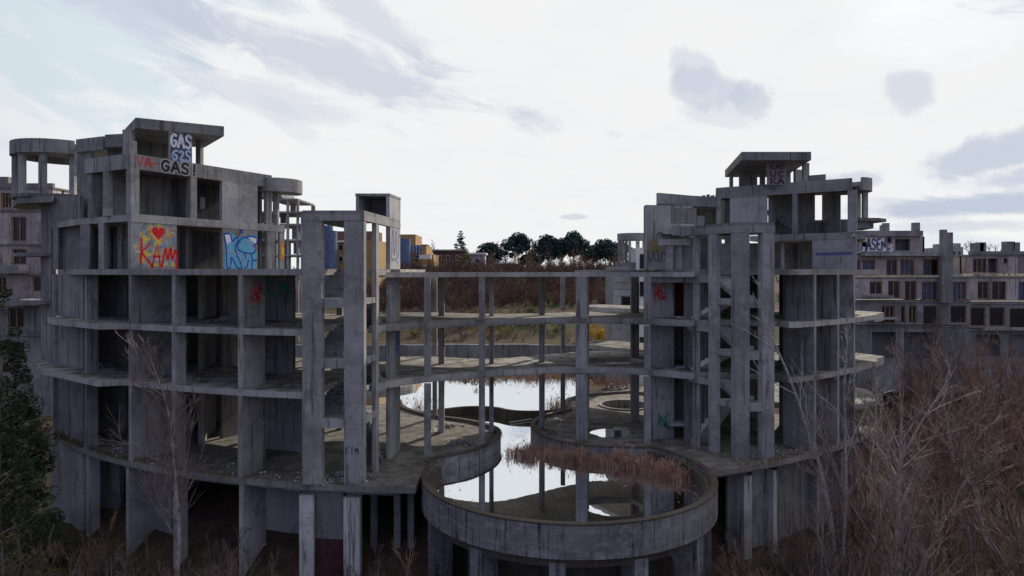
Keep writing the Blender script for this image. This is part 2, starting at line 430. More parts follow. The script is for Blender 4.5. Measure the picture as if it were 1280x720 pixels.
# ------------------------------------------------------------------ writing sprayed on walls
FONT = {
 'G': [[(.9,.85),(.55,1),(.15,.8),(.05,.4),(.3,.05),(.7,.05),(.92,.3),(.92,.48),(.55,.48)]],
 'A': [[(0,0),(.45,1),(.55,1),(1,0)],[(.2,.38),(.8,.38)]],
 'S': [[(.92,.85),(.6,1),(.2,.92),(.1,.7),(.3,.55),(.7,.47),(.9,.28),(.75,.05),(.4,0),(.05,.14)]],
 '!': [[(.5,1),(.45,.32)],[(.45,.1),(.45,.0)]],
 'V': [[(0,1),(.45,0),(1,1)]],
 'K': [[(.1,1),(.12,0)],[(.9,1),(.15,.5),(1,0)]],
 'M': [[(0,0),(.18,1),(.42,.1),(.6,1),(.78,.08),(1,.95),(.98,-.12)]],
 'E': [[(.9,1),(.1,1),(.1,0),(.95,0)],[(.1,.52),(.75,.52)]],
 'U': [[(0,1),(.05,.2),(.4,0),(.8,.15),(.9,1)]],
 'C': [[(.9,.9),(.5,1),(.1,.7),(.1,.3),(.5,0),(.9,.12)]],
 'H': [[(.05,1),(.05,0)],[(.95,1),(.95,0)],[(.05,.5),(.95,.5)]],
 'N': [[(.05,0),(.05,1),(.9,0),(.95,1)]],
 'Y': [[(0,1),(.5,.5),(1,1)],[(.5,.5),(.45,0)]],
 'I': [[(.5,1),(.5,0)]],
 'B': [[(.1,0),(.1,1),(.7,.9),(.75,.62),(.1,.52),(.85,.35),(.75,.05),(.1,0)]],
 '6': [[(.85,.95),(.4,.9),(.1,.5),(.15,.12),(.55,0),(.85,.2),(.75,.5),(.3,.5),(.12,.3)]],
 '2': [[(.05,.8),(.4,1),(.85,.8),(.6,.4),(.1,.02),(.95,.05)]],
}
def ragged(u0, u1, v0, v1, seed, n=9, dev=.05):
    r = random.Random(seed); out = []
    for a, b in (((u0, v0), (u1, v0)), ((u1, v0), (u1, v1)), ((u1, v1), (u0, v1)), ((u0, v1), (u0, v0))):
        for i in range(n):
            t = i / n; k = r.uniform(0, dev); x = a[0] + (b[0] - a[0]) * t; y = a[1] + (b[1] - a[1]) * t
            out.append((x + (.5 - x) * 2 * k, y + (.5 - y) * 2 * k))
    return out
class Face:
    """a wall face: plan point p0 (lower left), plan unit direction d, facing normal n, and bottom z"""
    def __init__(self, p0, p1, z0, z1, off=0.0):
        d = Vector((p1[0] - p0[0], p1[1] - p0[1])); self.w = d.length; self.d = d.normalized()
        self.n = Vector((self.d.y, -self.d.x))
        self.p0 = Vector(p0) + self.n * off; self.z0 = z0; self.h = z1 - z0
    def at(self, u, v, o): q = self.p0 + self.d * (u * self.w) + self.n * o; return (q.x, q.y, self.z0 + v * self.h)
def strokes(face, lines, width, o=0.006, scale=None):
    """ribbons of even width; lines are in 0..1 face coordinates"""
    mb = MB()
    for ln in lines:
        pts = [Vector((u * face.w, v * face.h)) for u, v in ln]
        # round the corners a little
        for _ in range(2 if len(pts) > 3 else 0):
            q = [pts[0]]
            for a, b in zip(pts, pts[1:]): q += [a.lerp(b, .25), a.lerp(b, .75)]
            pts = q + [pts[-1]]
        n = len(pts); b = len(mb.v)
        for i, p in enumerate(pts):
            t = pts[min(i + 1, n - 1)] - pts[max(i - 1, 0)]
            t = t.normalized() if t.length > 1e-6 else Vector((1, 0))
            s = Vector((-t.y, t.x)) * width / 2
            if i == 0: p = p - t * width * .3
            if i == n - 1: p = p + t * width * .3
            for q in (p + s, p - s): mb.v.append(face.at(q.x / face.w, q.y / face.h, o))
        for i in range(n - 1): mb.f.append((b + 2 * i, b + 2 * i + 1, b + 2 * i + 3, b + 2 * i + 2))
    return mb
def word(txt, u0, u1, v0, v1, slant=0.0):
    out = []; n = len(txt); w = (u1 - u0) / n
    for i, ch in enumerate(txt):
        for ln in FONT.get(ch, []):
            out.append([(u0 + (i + .08 + .80 * x) * w + slant * y, v0 + (v1 - v0) * y) for x, y in ln])
    return out
def patch(face, pts, o=0.004):
    mb = MB(); mb.v = [face.at(u, v, o) for u, v in pts]; mb.f = [tuple(range(len(pts)))]
    return mb
def loop(cu, cv, ru, rv, n=16, wob=0.0, seed=0):
    r = random.Random(seed)
    return [(cu + ru * cos(2 * pi * i / n) * (1 + r.uniform(-wob, wob)), cv + rv * sin(2 * pi * i / n) * (1 + r.uniform(-wob, wob))) for i in range(n)]
def scribble(seed, u0, u1, v0, v1, n=5, k=7):
    r = random.Random(seed)
    return [[(r.uniform(u0, u1), r.uniform(v0, v1)) for _ in range(k)] for _ in range(n)]

# ------------------------------------------------------------------ terrain, pools
def sstep(a, b, x):
    t = min(1, max(0, (x - a) / (b - a))); return t * t * (3 - 2 * t)
def ground_z(x, y):
    z = GZ
    d = sqrt((x - CX) ** 2 + (y - CY) ** 2)
    ring = sstep(37, 30, d)
    z += ring * 3.2
    side = sstep(60, 110, y) * (1 - ring)
    z += side * (2.5 + 0.5 * sstep(20, 60, abs(x)))
    bank = sstep(81.0, 82.3, y) * sstep(64, 50, abs(x + 2))
    z = z * (1 - bank) + (-8.7) * bank
    z += sstep(84, 99, y) * 2.0 * bank + sstep(96, 150, y) * (5.6 * bank + 9.5 * (1 - bank)) + sstep(150, 320, y) * 1.6
    z += sstep(330, 1500, y) * 3
    z += (noise.noise((x * .05, y * .05, 0)) * .8 + noise.noise((x * .21, y * .21, 3)) * .22) * (1 - .7 * ring) * sstep(5, 30, y) * (0 if 79 < y < 83 else 1)
    return z
def make_ground():
    xs = [-2600, -1500, -900, -560, -360, -250, -180, -140] + [-110 + i * 2.5 for i in range(89)] + [140, 180, 250, 360, 560, 900, 1500, 2600]
    ys = [-400, -200, -100, -50, -20, 0] + [6 + i * 2.0 for i in range(37)] + [79.5, 80.2, 81.0, 81.5, 82.3, 83] + [85 + 2.5 * i for i in range(38)] + [190, 210, 235, 265, 300, 350, 430, 550, 750, 1000, 1400, 2000, 3000]
    me = bpy.data.meshes.new('ground')
    vs = [(x, y, ground_z(x, y)) for y in ys for x in xs]; n = len(xs)
    fs = [(j * n + i, j * n + i + 1, (j + 1) * n + i + 1, (j + 1) * n + i) for j in range(len(ys) - 1) for i in range(n - 1)]
    me.from_pydata(vs, [], fs); me.materials.append(GROUND); me.polygons.foreach_set('use_smooth', [True] * len(fs))
    o = bpy.data.objects.new('ground', me); COL.objects.link(o); o['kind'] = 'structure'
make_ground()

L0, L1, L2, L3 = -9.9, -5.65, -2.7, 0.15
TH = 0.30
BC, BR = (2.7, 33.4), 7.05                    # the round basin
LEFT_ISLE = [(-4.4, 35.0), (-4.05, 35.8), (-3.3, 36.3), (-2.3, 37), (-1.2, 38.9), (-.72, 41), (-.95, 42.7), (-1.7, 43.9), (-3.1, 45.2), (-5.5, 46.4), (-8, 49.2), (-8.6, 52)]
RIGHT_ISLE = [(7.8, 38.0), (6.4, 38.05), (4.7, 38.2), (3.6, 38.7), (2.4, 39.7), (1.5, 41.5), (1.25, 43.2), (1.45, 44.9), (2.3, 46.7), (3.35, 47.8), (4.3, 48.8), (4.0, 50.2), (4.06, 51.7), (5, 53.6), (7.5, 55.2), (10, 56)]
def smooth(pts, it=2):
    for _ in range(it):
        q = [pts[0]]
        for a, b in zip(pts, pts[1:]):
            q += [(a[0] * .75 + b[0] * .25, a[1] * .75 + b[1] * .25), (a[0] * .25 + b[0] * .75, a[1] * .25 + b[1] * .75)]
        pts = q + [pts[-1]]
    return pts
LI, RI = smooth(LEFT_ISLE), smooth(RIGHT_ISLE)
BASIN = circ(BC[0], BC[1], BR - .15, 167, 402, 60)      # free part of the basin wall
WEIR = smooth([(-9, 49.0), (-6.5, 48.4), (-5.2, 49.4), (-3.4, 50.6), (-1.2, 50.4), (-.1, 48.9), (2, 48.7), (4.1, 49.6)])

def sheet(name, poly, z, mat, kind='structure'):
    mb = MB(); n = len(poly); mb.v = [(x, y, z) for x, y in poly]
    for t in tessellate_polygon([[Vector((x, y, 0)) for x, y in poly]]):
        a, c, d = [poly[i] for i in t]
        if (c[0] - a[0]) * (d[1] - a[1]) - (d[0] - a[0]) * (c[1] - a[1]) < 0: t = (t[0], t[2], t[1])
        mb.f.append(tuple(t))
    o = mb.build(name, mat); o['kind'] = kind
    return o
near_poly = BASIN + RI[:46] + WEIR[::-1] + LI[::-1]
sheet('basin_water', near_poly, -10.48, WATER)
FAR = smooth([(-8.8, 49.1), (-15, 50), (-20, 56), (-19, 66), (-10, 70.5), (0, 69.3), (6, 67.8), (8, 65), (6.8, 60.5), (5.2, 57), (4.1, 52.2), (4.2, 49.7)], 2)
sheet('pool_water', FAR + WEIR[::-1], -10.3, WATER)

# podium: two decks on a columned storey, pool walls with a raised kerb
PAL, PAR = -47, 49
def build_podium():
    r = thing('concrete_podium', (CX, CY - 35, GZ), 'curved concrete podium deck carrying both ruined towers around the pool', 'podium')
    lp = arc(35, PAL, degrees(math.asin((-4.45 - CX) / 35))) + LI + arc(17.5, -25, PAL)
    MB().prism(lp, L0 - TH, L0, jit=.012).build('deck', CON_K, r)
    hole = circ(8.4, 50.6, 1.75, 0, 348, 28)
    a = degrees(math.asin((9.75 - CX) / 35))
    rp = [(9.35, 36), (9.7, 34.2)] + arc(35, a + .3, PAR) + arc(14.0, PAR, 40) + RI[::-1]
    rp = rp[2:] + circ(BC[0], BC[1], BR - .02, 41, 6, 10)
    MB().prism(rp, L0 - TH, L0, holes=[hole], jit=.0).build('deck', CON_K, r)
    k = MB().polywall(circ(8.4, 50.6, 1.85, 0, 360, 40), .2, L0 - 1.3, L0 + .10); k.build('shaft_kerb', CON_D, r)
    MB().prism(circ(8.4, 50.6, 1.95, 0, 348, 24), L0 - 1.5, L0 - 1.2).build('shaft_floor', CON_D, r)
    # edge beams under the front of the decks
    MB().polywall(arc(34.2, PAL, -4), .3, L0 - .62, L0 - TH + .004).build('edge_beam', CON, r)
    MB().polywall(arc(34.2, a + 1, PAR), .3, L0 - .62, L0 - TH + .004).build('edge_beam', CON, r)
    for side, w in (('l', LI), ('r', RI)):
        MB().polywall(w, .24, -12.6, L0 + .13).build('pool_wall', CON_P, r)
        MB().polywall(w, .34, L0 + .134, L0 + .19).build('pool_kerb', CON_R, r)
    MB().polywall(WEIR, .22, -12.6, L0 - .02).build('weir_wall', CON_R, r)
    # blank walls closing the podium storey deep inside
    MB().polywall(arc(27.5, PAL, -9), .3, GZ - .5, L0 - TH).build('inner_wall', CON_D, r)
    MB().polywall(arc(28.0, 15, PAR), .3, GZ - .5, L0 - TH).build('inner_wall', CON_D, r)
    # podium storey walls: radial fins and columns
    for px, dep in ((65, 1.7), (157, 3.4), (217, .65), (300, 1.7)):
        ph = phi_at(px, 35); p = pol(ph, 34.9); d = inward(ph)
        MB().wall(p, along(p, d, dep), GZ - .4, L0 - TH - .003, .26).build('fin_wall', CON_L, r)
    for px in (80, 107):
        ph = phi_at(px, 35); p = pol(ph, 34.9); d = inward(ph)
        MB().wall(p, along(p, d, .6), GZ - .4, L0 - TH - .003, .26).build('column', CON, r)
    MB().wall((X(66, 41.4), 41.4), (X(106, 38.7), 38.7), GZ - .4, L0 - TH - .003, .2).build('infill_wall', CON_L, r)
    MB().wall((X(122, 40.5), 40.5), (X(152, 39.6), 39.6), GZ - .4, L0 - TH - .003, .2).build('infill_wall', CON_D, r)
    MB().wall(pol(phi_at(331, 32.5), 32.5), pol(phi_at(377, 32.5), 32.5), GZ - .4, L0 - TH - .003, .2).build('infill_wall', CON_L, r)
    MB().wall(pol(phi_at(178, 33.4), 33.4), pol(phi_at(216, 33.4), 33.4), GZ - .4, L0 - TH - .003, .2).build('infill_wall', CON_L, r)
    for x0, x1 in ((376, 394), (431, 451)):
        ph = phi_at((x0 + x1) / 2, 34.6); c = pol(ph, 34.6)
        MB().box(c, (x1 - x0) / F * c[1], .5, GZ - .4, L0 - .62).build('plastered_column', PLAST, r)
    c0, c1 = pol(phi_at(396, 34.5), 34.5), pol(phi_at(430, 34.5), 34.5)
    w = MB().wall(c0, c1, GZ - .4, L0 - TH - .003, .16).build('boarded_panel', CON_D, r)
    MB().wall(along(c0, (0, -1), .12), along(c1, (0, -1), .12), GZ - .4, GZ + 2.9, .06).build('maroon_board', MAROON, w)
    for px in (468, 497, 514):
        ph = phi_at(px, 33); MB().box(pol(ph, 33), .32, .32, GZ - .4, L0 - TH).build('column', CON_D, r)
    # right half
    for x0, x1, mat in ((925, 938, PLAST), (962, 969, PLAST), (1016, 1021, CON), (1046, 1050, CON), (1066, 1070, CON)):
        ph = phi_at((x0 + x1) / 2, 34.6); c = pol(ph, 34.6)
        MB().wall(along(c, inward(ph), -.2), along(c, inward(ph), .35), GZ - .4, L0 - .62, (x1 - x0) / F * c[1]).build('plastered_column' if mat is PLAST else 'column', mat, r)
    for x0, x1, m in ((908, 924, CON_D), (939, 961, CON), (970, 998, CON_D), (999, 1015, CON), (1022, 1045, CON_D), (1051, 1065, CON_D)):
        c0, c1 = pol(phi_at(x0, 34.2), 34.2), pol(phi_at(x1, 34.2), 34.2)
        MB().wall(c0, c1, GZ - .4, L0 - .62, .16).build('boarded_panel' if m is MAROON else 'infill_wall', m, r)
    # pale chunks of litter and a pipe lying on the decks
    return r
podium = build_podium()

def build_basin():
    r = thing('round_basin', (BC[0], BC[1], GZ), 'round raised concrete water basin between the two towers with a dark rim', 'basin')
    ring = circ(BC[0], BC[1], BR - .13, 165, 404, 160)
    MB().polywall(ring, .28, -11.12, -9.80).build('basin_wall', CON_P, r)
    MB().polywall(circ(BC[0], BC[1], BR - .12, 165, 404, 160), .30, -9.797, -9.73).build('rim', CON_R, r)
    MB().polywall(circ(BC[0], BC[1], BR - .42, 166, 403, 160), .22, -11.05, -9.95).build('inner_ledge', CON_R, r)
    MB().prism(circ(BC[0], BC[1], BR - .25, 0, 355, 56), -11.52, -11.13).build('basin_floor', CON_R, r)
    MB().polywall(circ(BC[0], BC[1], BR - .5, 165, 404, 160), .4, -11.36, -11.08).build('under_beam', CON_R, r)
    for k, a in enumerate((196, 232, 262, 291, 322, 352)):
        c = (BC[0] + (BR - .7) * cos(radians(a)), BC[1] + (BR - .7) * sin(radians(a)))
        d = (cos(radians(a)), sin(radians(a)))
        MB().wall(along(c, d, -.6), along(c, d, .45), GZ - .4, -11.363, .62).build('support_pier', CON_P, r)
    for a in (210, 246, 276, 306, 338):
        c = (BC[0] + 5.2 * cos(radians(a)), BC[1] + 3.6 * sin(radians(a)))
        MB().box(c, .4, .4, GZ - .4, -11.523).build('support_column', CON_D, r)
    MB().polywall(circ(BC[0], BC[1], 4.9, 170, 380, 60), .25, GZ - .4, -11.523).build('inner_wall', CON_R, r)  # dark wall colour stands in for shade in the openings under the basin
    return r
build_basin()

# ------------------------------------------------------------------ the stair towers (shared builder)
def stair_frame(r, O, a, w, d, depth, pw_in, pw_out, ztop, zbeam, lands, thin, fmat=None, levels=(L0, L1, L2, L3)):
    """frame: front corner O (plan), unit a along the front, unit d going back"""
    def P(u, v): return (O[0] + a[0] * u + d[0] * v, O[1] + a[1] * u + d[1] * v)
    def blk(u0, u1, v0, v1, z0, z1):
        return MB().para(P(u0, v0), (a[0] * (u1 - u0), a[1] * (u1 - u0)), (d[0] * (v1 - v0), d[1] * (v1 - v0)), z0, z1)
    blk(0, pw_in, 0, .36, L0, zbeam).build('front_pier', CON, r)
    blk(w - pw_out, w, 0, .36, L0, zbeam).build('front_pier', CON, r)
    blk(0, w, .01, depth, ztop - .16, ztop).build('roof_slab', CON_D, r)
    blk(-.02, w + .02, -.02, .36, zbeam, ztop - .163).build('roof_beam', CON, r)
    blk(-.02, .24, .363, depth, zbeam, ztop - .163).build('roof_beam', CON_L, r)
    blk(w - .24, w + .02, .363, depth, zbeam, ztop - .163).build('roof_beam', CON, r)
    blk(0, .22, thin[0], thin[1], L0, zbeam - .003).build('column', CON, r)
    for zl in lands:
        blk(pw_in, w - pw_out, .02, .28, zl - .44, zl).build('landing_beam', CON, r)
        blk(.03, .2, .363, thin[0] - .003, zl - .30, zl - .02).build('landing_beam', CON, r)
        blk(.24, w - .1, .37, 1.25, zl - .16, zl - .02).build('landing', CON_D, r)
    # flights: from each landing up to the floor above (outer half) and down to the floor below (inner half)
    mid = w / 2
    for zl in lands:
        up = min([z for z in levels if z > zl + .3], default=None); dn = max([z for z in levels if z < zl - .3], default=None)
        for (u0, u1, zz) in ((mid + .04, w - .12, up), (.26, mid - .04, dn)):
            if zz is None: continue
            n = 9; mb = MB(); v0, v1 = 1.25, min(depth - .4, 1.25 + .29 * n)
            for i in range(n):
                va = v0 + (v1 - v0) * i / n; vb = v0 + (v1 - v0) * (i + 1) / n
                zi = zl + (zz - zl) * (i + 1) / n if zz > zl else zl + (zz - zl) * i / n
                q = [P(u0, va), P(u1, va), P(u1, vb), P(u0, vb)]
                zbot = [zi - .30, zi - .30, zi - .30, zi - .30]
                s = (zz - zl) / n
                zb = [zi - .34 - (s if s > 0 else 0), zi - .34 - (s if s > 0 else 0), zi - .34 + (0 if s > 0 else s), zi - .34 + (0 if s > 0 else s)]
                if s > 0: zb = [zi - s - .2, zi - s - .2, zi - .2, zi - .2]
                else: zb = [zi - .2, zi - .2, zi + s - .2, zi + s - .2]
                vs = [(p[0], p[1], z) for p, z in zip(q, zb)] + [(p[0], p[1], zi) for p in q]
                mb.add(vs, [(3, 2, 1, 0), (4, 5, 6, 7), (0, 1, 5, 4), (1, 2, 6, 5), (2, 3, 7, 6), (3, 0, 4, 7)])
            mb.build('stair_flight', fmat or CON_D, r)
    return P, blk

# ------------------------------------------------------------------ left tower
def storey_levels(): return ((L0, L1), (L1, L2), (L2, L3))
def build_left():
    r = thing('ruined_tower', (-18, 38, L0), 'larger ruined concrete tower on the left, sprayed with a red heart and KAM', 'tower')
    # floor slabs
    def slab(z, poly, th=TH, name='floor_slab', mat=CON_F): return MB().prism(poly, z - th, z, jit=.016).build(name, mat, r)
    tail = arc(30.3, -10.7, -5.2) + arc(24, -5.2, -46)
    bal1 = [(-29.4, 42.3), (-27.2, 39.6), (X(112, 36), 36.0), (X(122, 35.4), 35.4), pol(-29.5, 35.1)]
    bal2 = [(-27.9, 41.0), (-26.5, 39.2), (X(112, 36.2), 36.2), (X(124, 35.5), 35.5), pol(-29.5, 35.1)]
    bal3 = [(-28.6, 43.0), (-26.2, 40.5), (X(96, 38.0), 38.0), pol(-29.5, 35.05)]
    for z, b in ((L1, bal1), (L2, bal2), (L3, bal3)): slab(z, b + arc(35, -28.9, -10.7) + tail)
    CO, d = pol(-28.7, 35), inward(-28.7)
    tl = (-cos(radians(28.7)), sin(radians(28.7)) * -1 * -1)                 # tangent to the left
    tl = (-d[1], d[0])
    lv = storey_levels()
    def radial(px, dep, z0, z1, name='fin_wall', mat=CON, t=.24, r0=35.0, phi=None):
        ph = phi_at(px, r0) if phi is None else phi
        p = pol(ph, r0); dd = inward(ph)
        return MB().wall(p, along(p, dd, dep), z0, z1, t).build(name, mat, r), ph
    heart = None
    for z0, zt in lv:
        z1 = zt - TH - .003
        radial(0, 2.7, z0 + .003, z1, 'party_wall', phi=-28.6)
        w = MB().wall(along(CO, d, 5.6), along(CO, d, 8.2), z0 + .003, z1, .24).build('party_wall', CON_D, r)
        radial(217, .65, z0 + .003, z1, 'column')
        fin, ph = radial(300, 1.75, z0 + .003, z1)
        if z0 == L2:
            p = pol(ph, 35); dd = inward(ph)
            fc = Face(along(p, dd, .1), along(p, dd, 1.7), z0, z1, .13)
            strokes(fc, scribble(4, .2, .95, .42, .92, 6, 6), .035, .004).build('red_scrawl', P_RED, fin)
        radial(66, 1.7, z0 + .003, z1); radial(107, .6, z0 + .003, z1, 'column')
        MB().wall((X(71, 42.2), 42.2), (X(106, 39.9), 39.9), z0 + .003, z1, .18).build('infill_wall', CON, r)
        MB().wall((X(124, 43.0), 43.0), (X(160, 41.6), 41.6), z0 + .003, z1, .2).build('inner_wall', CON_D, r)
        MB().wall((X(100, 45), 45), (X(122, 44), 44), z0 + .003, z1, .2).build('inner_wall', CON_D, r)
        MB().wall(pol(phi_at(331, 30), 30), pol(phi_at(368 if z0 > L0 else 380, 30), 30), z0 + .003, z1, .2).build('inner_wall', CON_D, r)
        MB().wall((X(150, 45.2), 45.2), (X(236, 44.2), 44.2), z0 + .003, z1, .2).build('inner_wall', CON_D, r)
        MB().wall(pol(phi_at(258, 25.4), 25.4), pol(phi_at(330, 25.4), 25.4), z0 + .003, z1, .2).build('inner_wall', CON_D, r)
        for px in (205, 236, 262, 345, 386, 425):
            MB().box(pol(phi_at(px, 24.6), 24.6), .35, .35, z0 + .003, z1).build('column', CON_D, r)
        MB().wall(pol(phi_at(212, 29.5), 29.5), pol(phi_at(233, 29.5), 29.5), z0 + .003, z1, .2).build('inner_wall', CON_D, r)
        MB().wall(pol(phi_at(250, 31), 31), pol(phi_at(268, 28), 28), z0 + .003, z1, .2).build('inner_wall', CON_D, r)
        for a in (-44, -38): MB().wall(pol(a, 30), pol(a, 25), z0 + .003, z1, .22).build('inner_wall', CON_D, r)
    # tags on lower walls
    p = CO
    fc = Face(along(CO, d, .1), along(CO, d, 2.6), L1, L2, .13)
    strokes(fc, [[(.3, .75), (.32, .35), (.55, .3), (.52, .7), (.72, .72), (.74, .35)], [(.25, .5), (.8, .48)]], .035).build('black_scrawl', P_TAG, r)
    fw = Face(pol(phi_at(331, 30), 30), pol(phi_at(368, 30), 30), L2, L3, .11)
    strokes(fw, word('KM', .05, .9, .45, .85), .13).build('green_scrawl', P_GREEN, r)
    fw = Face(pol(phi_at(258, 25.4), 25.4), pol(phi_at(330, 25.4), 25.4), L2, L3, .11)
    # ---- the two upper storeys: radial block, seen on its right-hand flank
    z3, zb, zp = L3, 2.62, 6.2
    end = along(CO, d, 10.4); end2 = along(CO, d, 9.34)
    wk = MB().wall(CO, along(CO, d, 2.64), z3 + .003, zb, .26).build('painted_wall', CON, r, 'concrete wall sprayed with KAM and a red heart')
    wb = MB().wall(along(CO, d, 5.6), along(CO, d, 8.2), z3 + .003, zb, .26).build('painted_wall', CON, r, 'concrete wall with a blue and cyan throw-up')
    MB().wall(along(CO, d, 8.95), along(CO, d, 9.5), z3 + .003, zb, .26).build('column', CON, r)
    cw = MB().wall(along(CO, d, 10.0), along(CO, d, 10.38), z3 + .003, zb, .26).build('column', CON, r)
    MB().wall(CO, end, zb + .003, 3.05, .34).build('edge_beam', CON_L, r)
    # floor at z = 3 and roof
    def blockpoly(t1, wid, t0=0): 
        a = along(CO, d, t0); b = along(CO, d, t1)
        return [a, b, along(b, tl, wid), along(a, tl, wid)]
    e4 = [along(CO, d, .17), end, along(end, tl, 9), along(along(CO, d, 2.5), tl, 8.5)]
    tipL = (X(71, 41), 41.0)
    p4 = [along(CO, tl, .18), end, along(end, tl, 9.0), (X(78, 46), 46), tipL, (X(100, 38.3), 38.3), along(CO, tl, 1.2)]
    slab(3.0, p4, .34)
    pr = [along(CO, tl, .2), end2, along(end2, tl, 7.0), along(along(CO, d, 2.2), tl, 6.2), along(CO, tl, 3.85)]
    slab(5.85, pr, .3, 'roof_slab', CON_D)
    MB().wall(CO, end2, 5.42, 6.2, .24).build('parapet', CON, r)
    pl = along(CO, tl, 3.85)
    MB().wall(along(CO, tl, .13), pl, 5.40, 6.18, .24).build('parapet', CON, r)
    MB().wall(pl, along(pl, d, 3.5), 5.40, 6.15, .24).build('parapet', CON, r)
    MB().wall(along(end2, tl, .13), along(end2, tl, 5.0), 5.42, 6.18, .24).build('parapet', CON, r)
    # corner column, mid column, blank panel, end column
    MB().para(along(CO, tl, -.13), (d[0] * .46, d[1] * .46), (tl[0] * .42, tl[1] * .42), 3.003, 5.418).build('column', CON, r)
    MB().wall(along(CO, d, 3.5), along(CO, d, 3.9), 3.003, 5.418, .26).build('column', CON_L, r)
    MB().wall(along(CO, d, 5.6), along(CO, d, 8.2), 3.052, 5.418, .25).build('blank_panel', CON_L, r)
    MB().wall(along(CO, d, 8.9), along(CO, d, 9.34), 3.003, 5.418, .26).build('column', CON, r)
    c = along(CO, tl, 1.9); MB().box(c, .34, .34, 3.003, 5.395).build('column', CON, r)
    c = along(CO, tl, 3.6); MB().wall(c, along(c, d, 1.2), 3.003, 5.395, .3).build('column', CON, r)
    # interior of the two upper storeys
    for z0, z1 in ((z3 + .003, zb), (3.003, 5.54)):
        a = along(along(CO, d, 1.6), tl, 3.6); b = along(along(CO, d, 4.6), tl, 3.6)
        MB().wall(a, b, z0, z1, .2).build('inner_wall', CON_D, r)
        a = along(along(CO, d, 4.6), tl, 3.4); MB().wall(a, along(a, tl, -1.7), z0, z1, .2).build('inner_wall', CON_D, r)
        a = along(along(CO, d, 9.0), tl, .5); MB().wall(a, along(a, tl, 2.4), z0, z1, .2).build('inner_wall', CON_D, r)
        a = along(along(CO, d, 5.2), tl, 5.6); MB().wall(a, along(a, d, 3.6), z0, z1, .2).build('inner_wall', CON_D, r)
        a = along(along(CO, d, .9), tl, 2.3 if z0 < 1 else 2.9); MB().wall(a, along(a, d, 4.4), z0, z1, .2).build('inner_wall', CON_D, r)
        a = along(along(CO, d, 3.0), tl, 6.6); MB().wall(a, along(a, d, 6.2), z0, z1, .2).build('inner_wall', CON_D, r)
        if z0 < 1:
            a = along(along(CO, d, 5.0), tl, 3.5); MB().wall(a, along(a, d, 5.2), z0, z1, .2).build('inner_wall', CON_D, r)
        else:
            a = along(along(CO, d, 5.0), tl, 3.5); b = along(a, d, 1.75); c = along(a, d, 2.25); e = along(a, d, 5.0)
            MB().wall(a, b, z0, z1, .2).build('inner_wall', CON_D, r); MB().wall(c, e, z0, z1, .2).build('inner_wall', CON_D, r)
            MB().wall(b, c, z0, 4.0, .2).build('inner_wall', CON_D, r); MB().wall(b, c, 4.8, z1, .2).build('inner_wall', CON_D, r)
        for t, s in ((2.4, 5.8), (6.0, 4.2), (8.6, 6.4)):
            MB().box(along(along(CO, d, t), tl, s), .32, .32, z0, z1).build('column', CON_D, r)
    # bays left of the corner at this storey
    for px, D, wd, z0, z1 in ((72, 41.2, .3, .153, 2.65), (109, 38.0, .55, .153, 2.65), (129, 37.0, .3, .153, 2.65)):
        MB().box((X(px, D), D), wd, .35, z0, z1).build('column', CON, r)
    MB().wall((X(74, 41.8), 41.8), (X(107, 40.4), 40.4), .153, 2.65, .2).build('infill_wall', CON_D, r)
    MB().wall((X(118, 42.5), 42.5), (X(152, 41), 41), .153, 2.65, .2).build('inner_wall', CON_D, r)
    # ---- roof pavilion
    A, B = (-20.95, 38.0), (-17.0, 40.3); e = (-2.9, 3.8)
    q = [A, B, (B[0] + e[0], B[1] + e[1]), (A[0] + e[0], A[1] + e[1])]
    MB().prism(q, 8.02, 8.60).build('pavilion_roof', CON_D, r)
    ab = Vector((B[0] - A[0], B[1] - A[1])).normalized(); 
    MB().para(along(CO, d, .02), (d[0] * .4, d[1] * .4), (tl[0] * .38, tl[1] * .38), 5.853, 6.9).build('pier_base', CON, r)
    MB().box((X(161, 38.6), 38.6), .5, .4, 5.853, 8.017).build('column', CON, r)
    g0 = (X(211, 38.9), 38.9); g1 = (X(239.5, 39.7), 39.7)
    wg = MB().wall(g0, g1, 5.853, 8.017, .2).build('painted_wall', CON, r, 'narrow concrete wall sprayed with white lettering')
    MB().box((X(249.5, 41.6), 41.6), .3, .4, 5.853, 8.017).build('column', CON_D, r)
    MB().wall((X(160, 41.6), 41.6), (X(222, 43.4), 43.4), 5.853, 8.017, .2).build('inner_wall', CON_D, r)
    q2 = [(X(131, 40.5), 40.5), (X(156, 40.2), 40.2), (X(158, 42.5), 42.5), (X(134, 43), 43)]
    MB().prism(q2, 7.4, 8.15).build('pavilion_roof', CON_D, r)
    MB().wall((X(136, 41.4), 41.4), (X(155, 41.4), 41.4), 5.853, 7.397, .22).build('inner_wall', CON_D, r)
    # ---- rounded room on the left, half a storey higher
    RC, RR = (X(77, 44.5), 44.5), 2.7
    ringp = circ(RC[0], RC[1], RR, 100, 360, 40)
    back = [(RC[0] + 3.4, RC[1] - RR + .9), (RC[0] + 3.4, RC[1] + 2.4)]
    MB().prism(ringp + back, 7.75, 8.0).build('roof_slab', CON_D, r)
    MB().polywall(circ(RC[0], RC[1], RR - .05, 100, 318, 40), .2, 7.35, 8.2).build('round_parapet', CON, r)
    MB().wall((X(97, 41.9), 41.9), (X(131, 40.9), 40.9), 7.32, 8.12, .22).build('parapet', CON, r)
    MB().prism([(X(15, 45), 45), (X(22, 42.2), 42.2), (X(66, 41.4), 41.4), (X(69, 43), 43), (X(74, 46), 46), (X(30, 47), 47)], 4.25, 4.62).build('round_balcony', CON_D, r)
    MB().prism(ringp + back, 4.63, 4.85).build('floor_slab', CON_D, r)
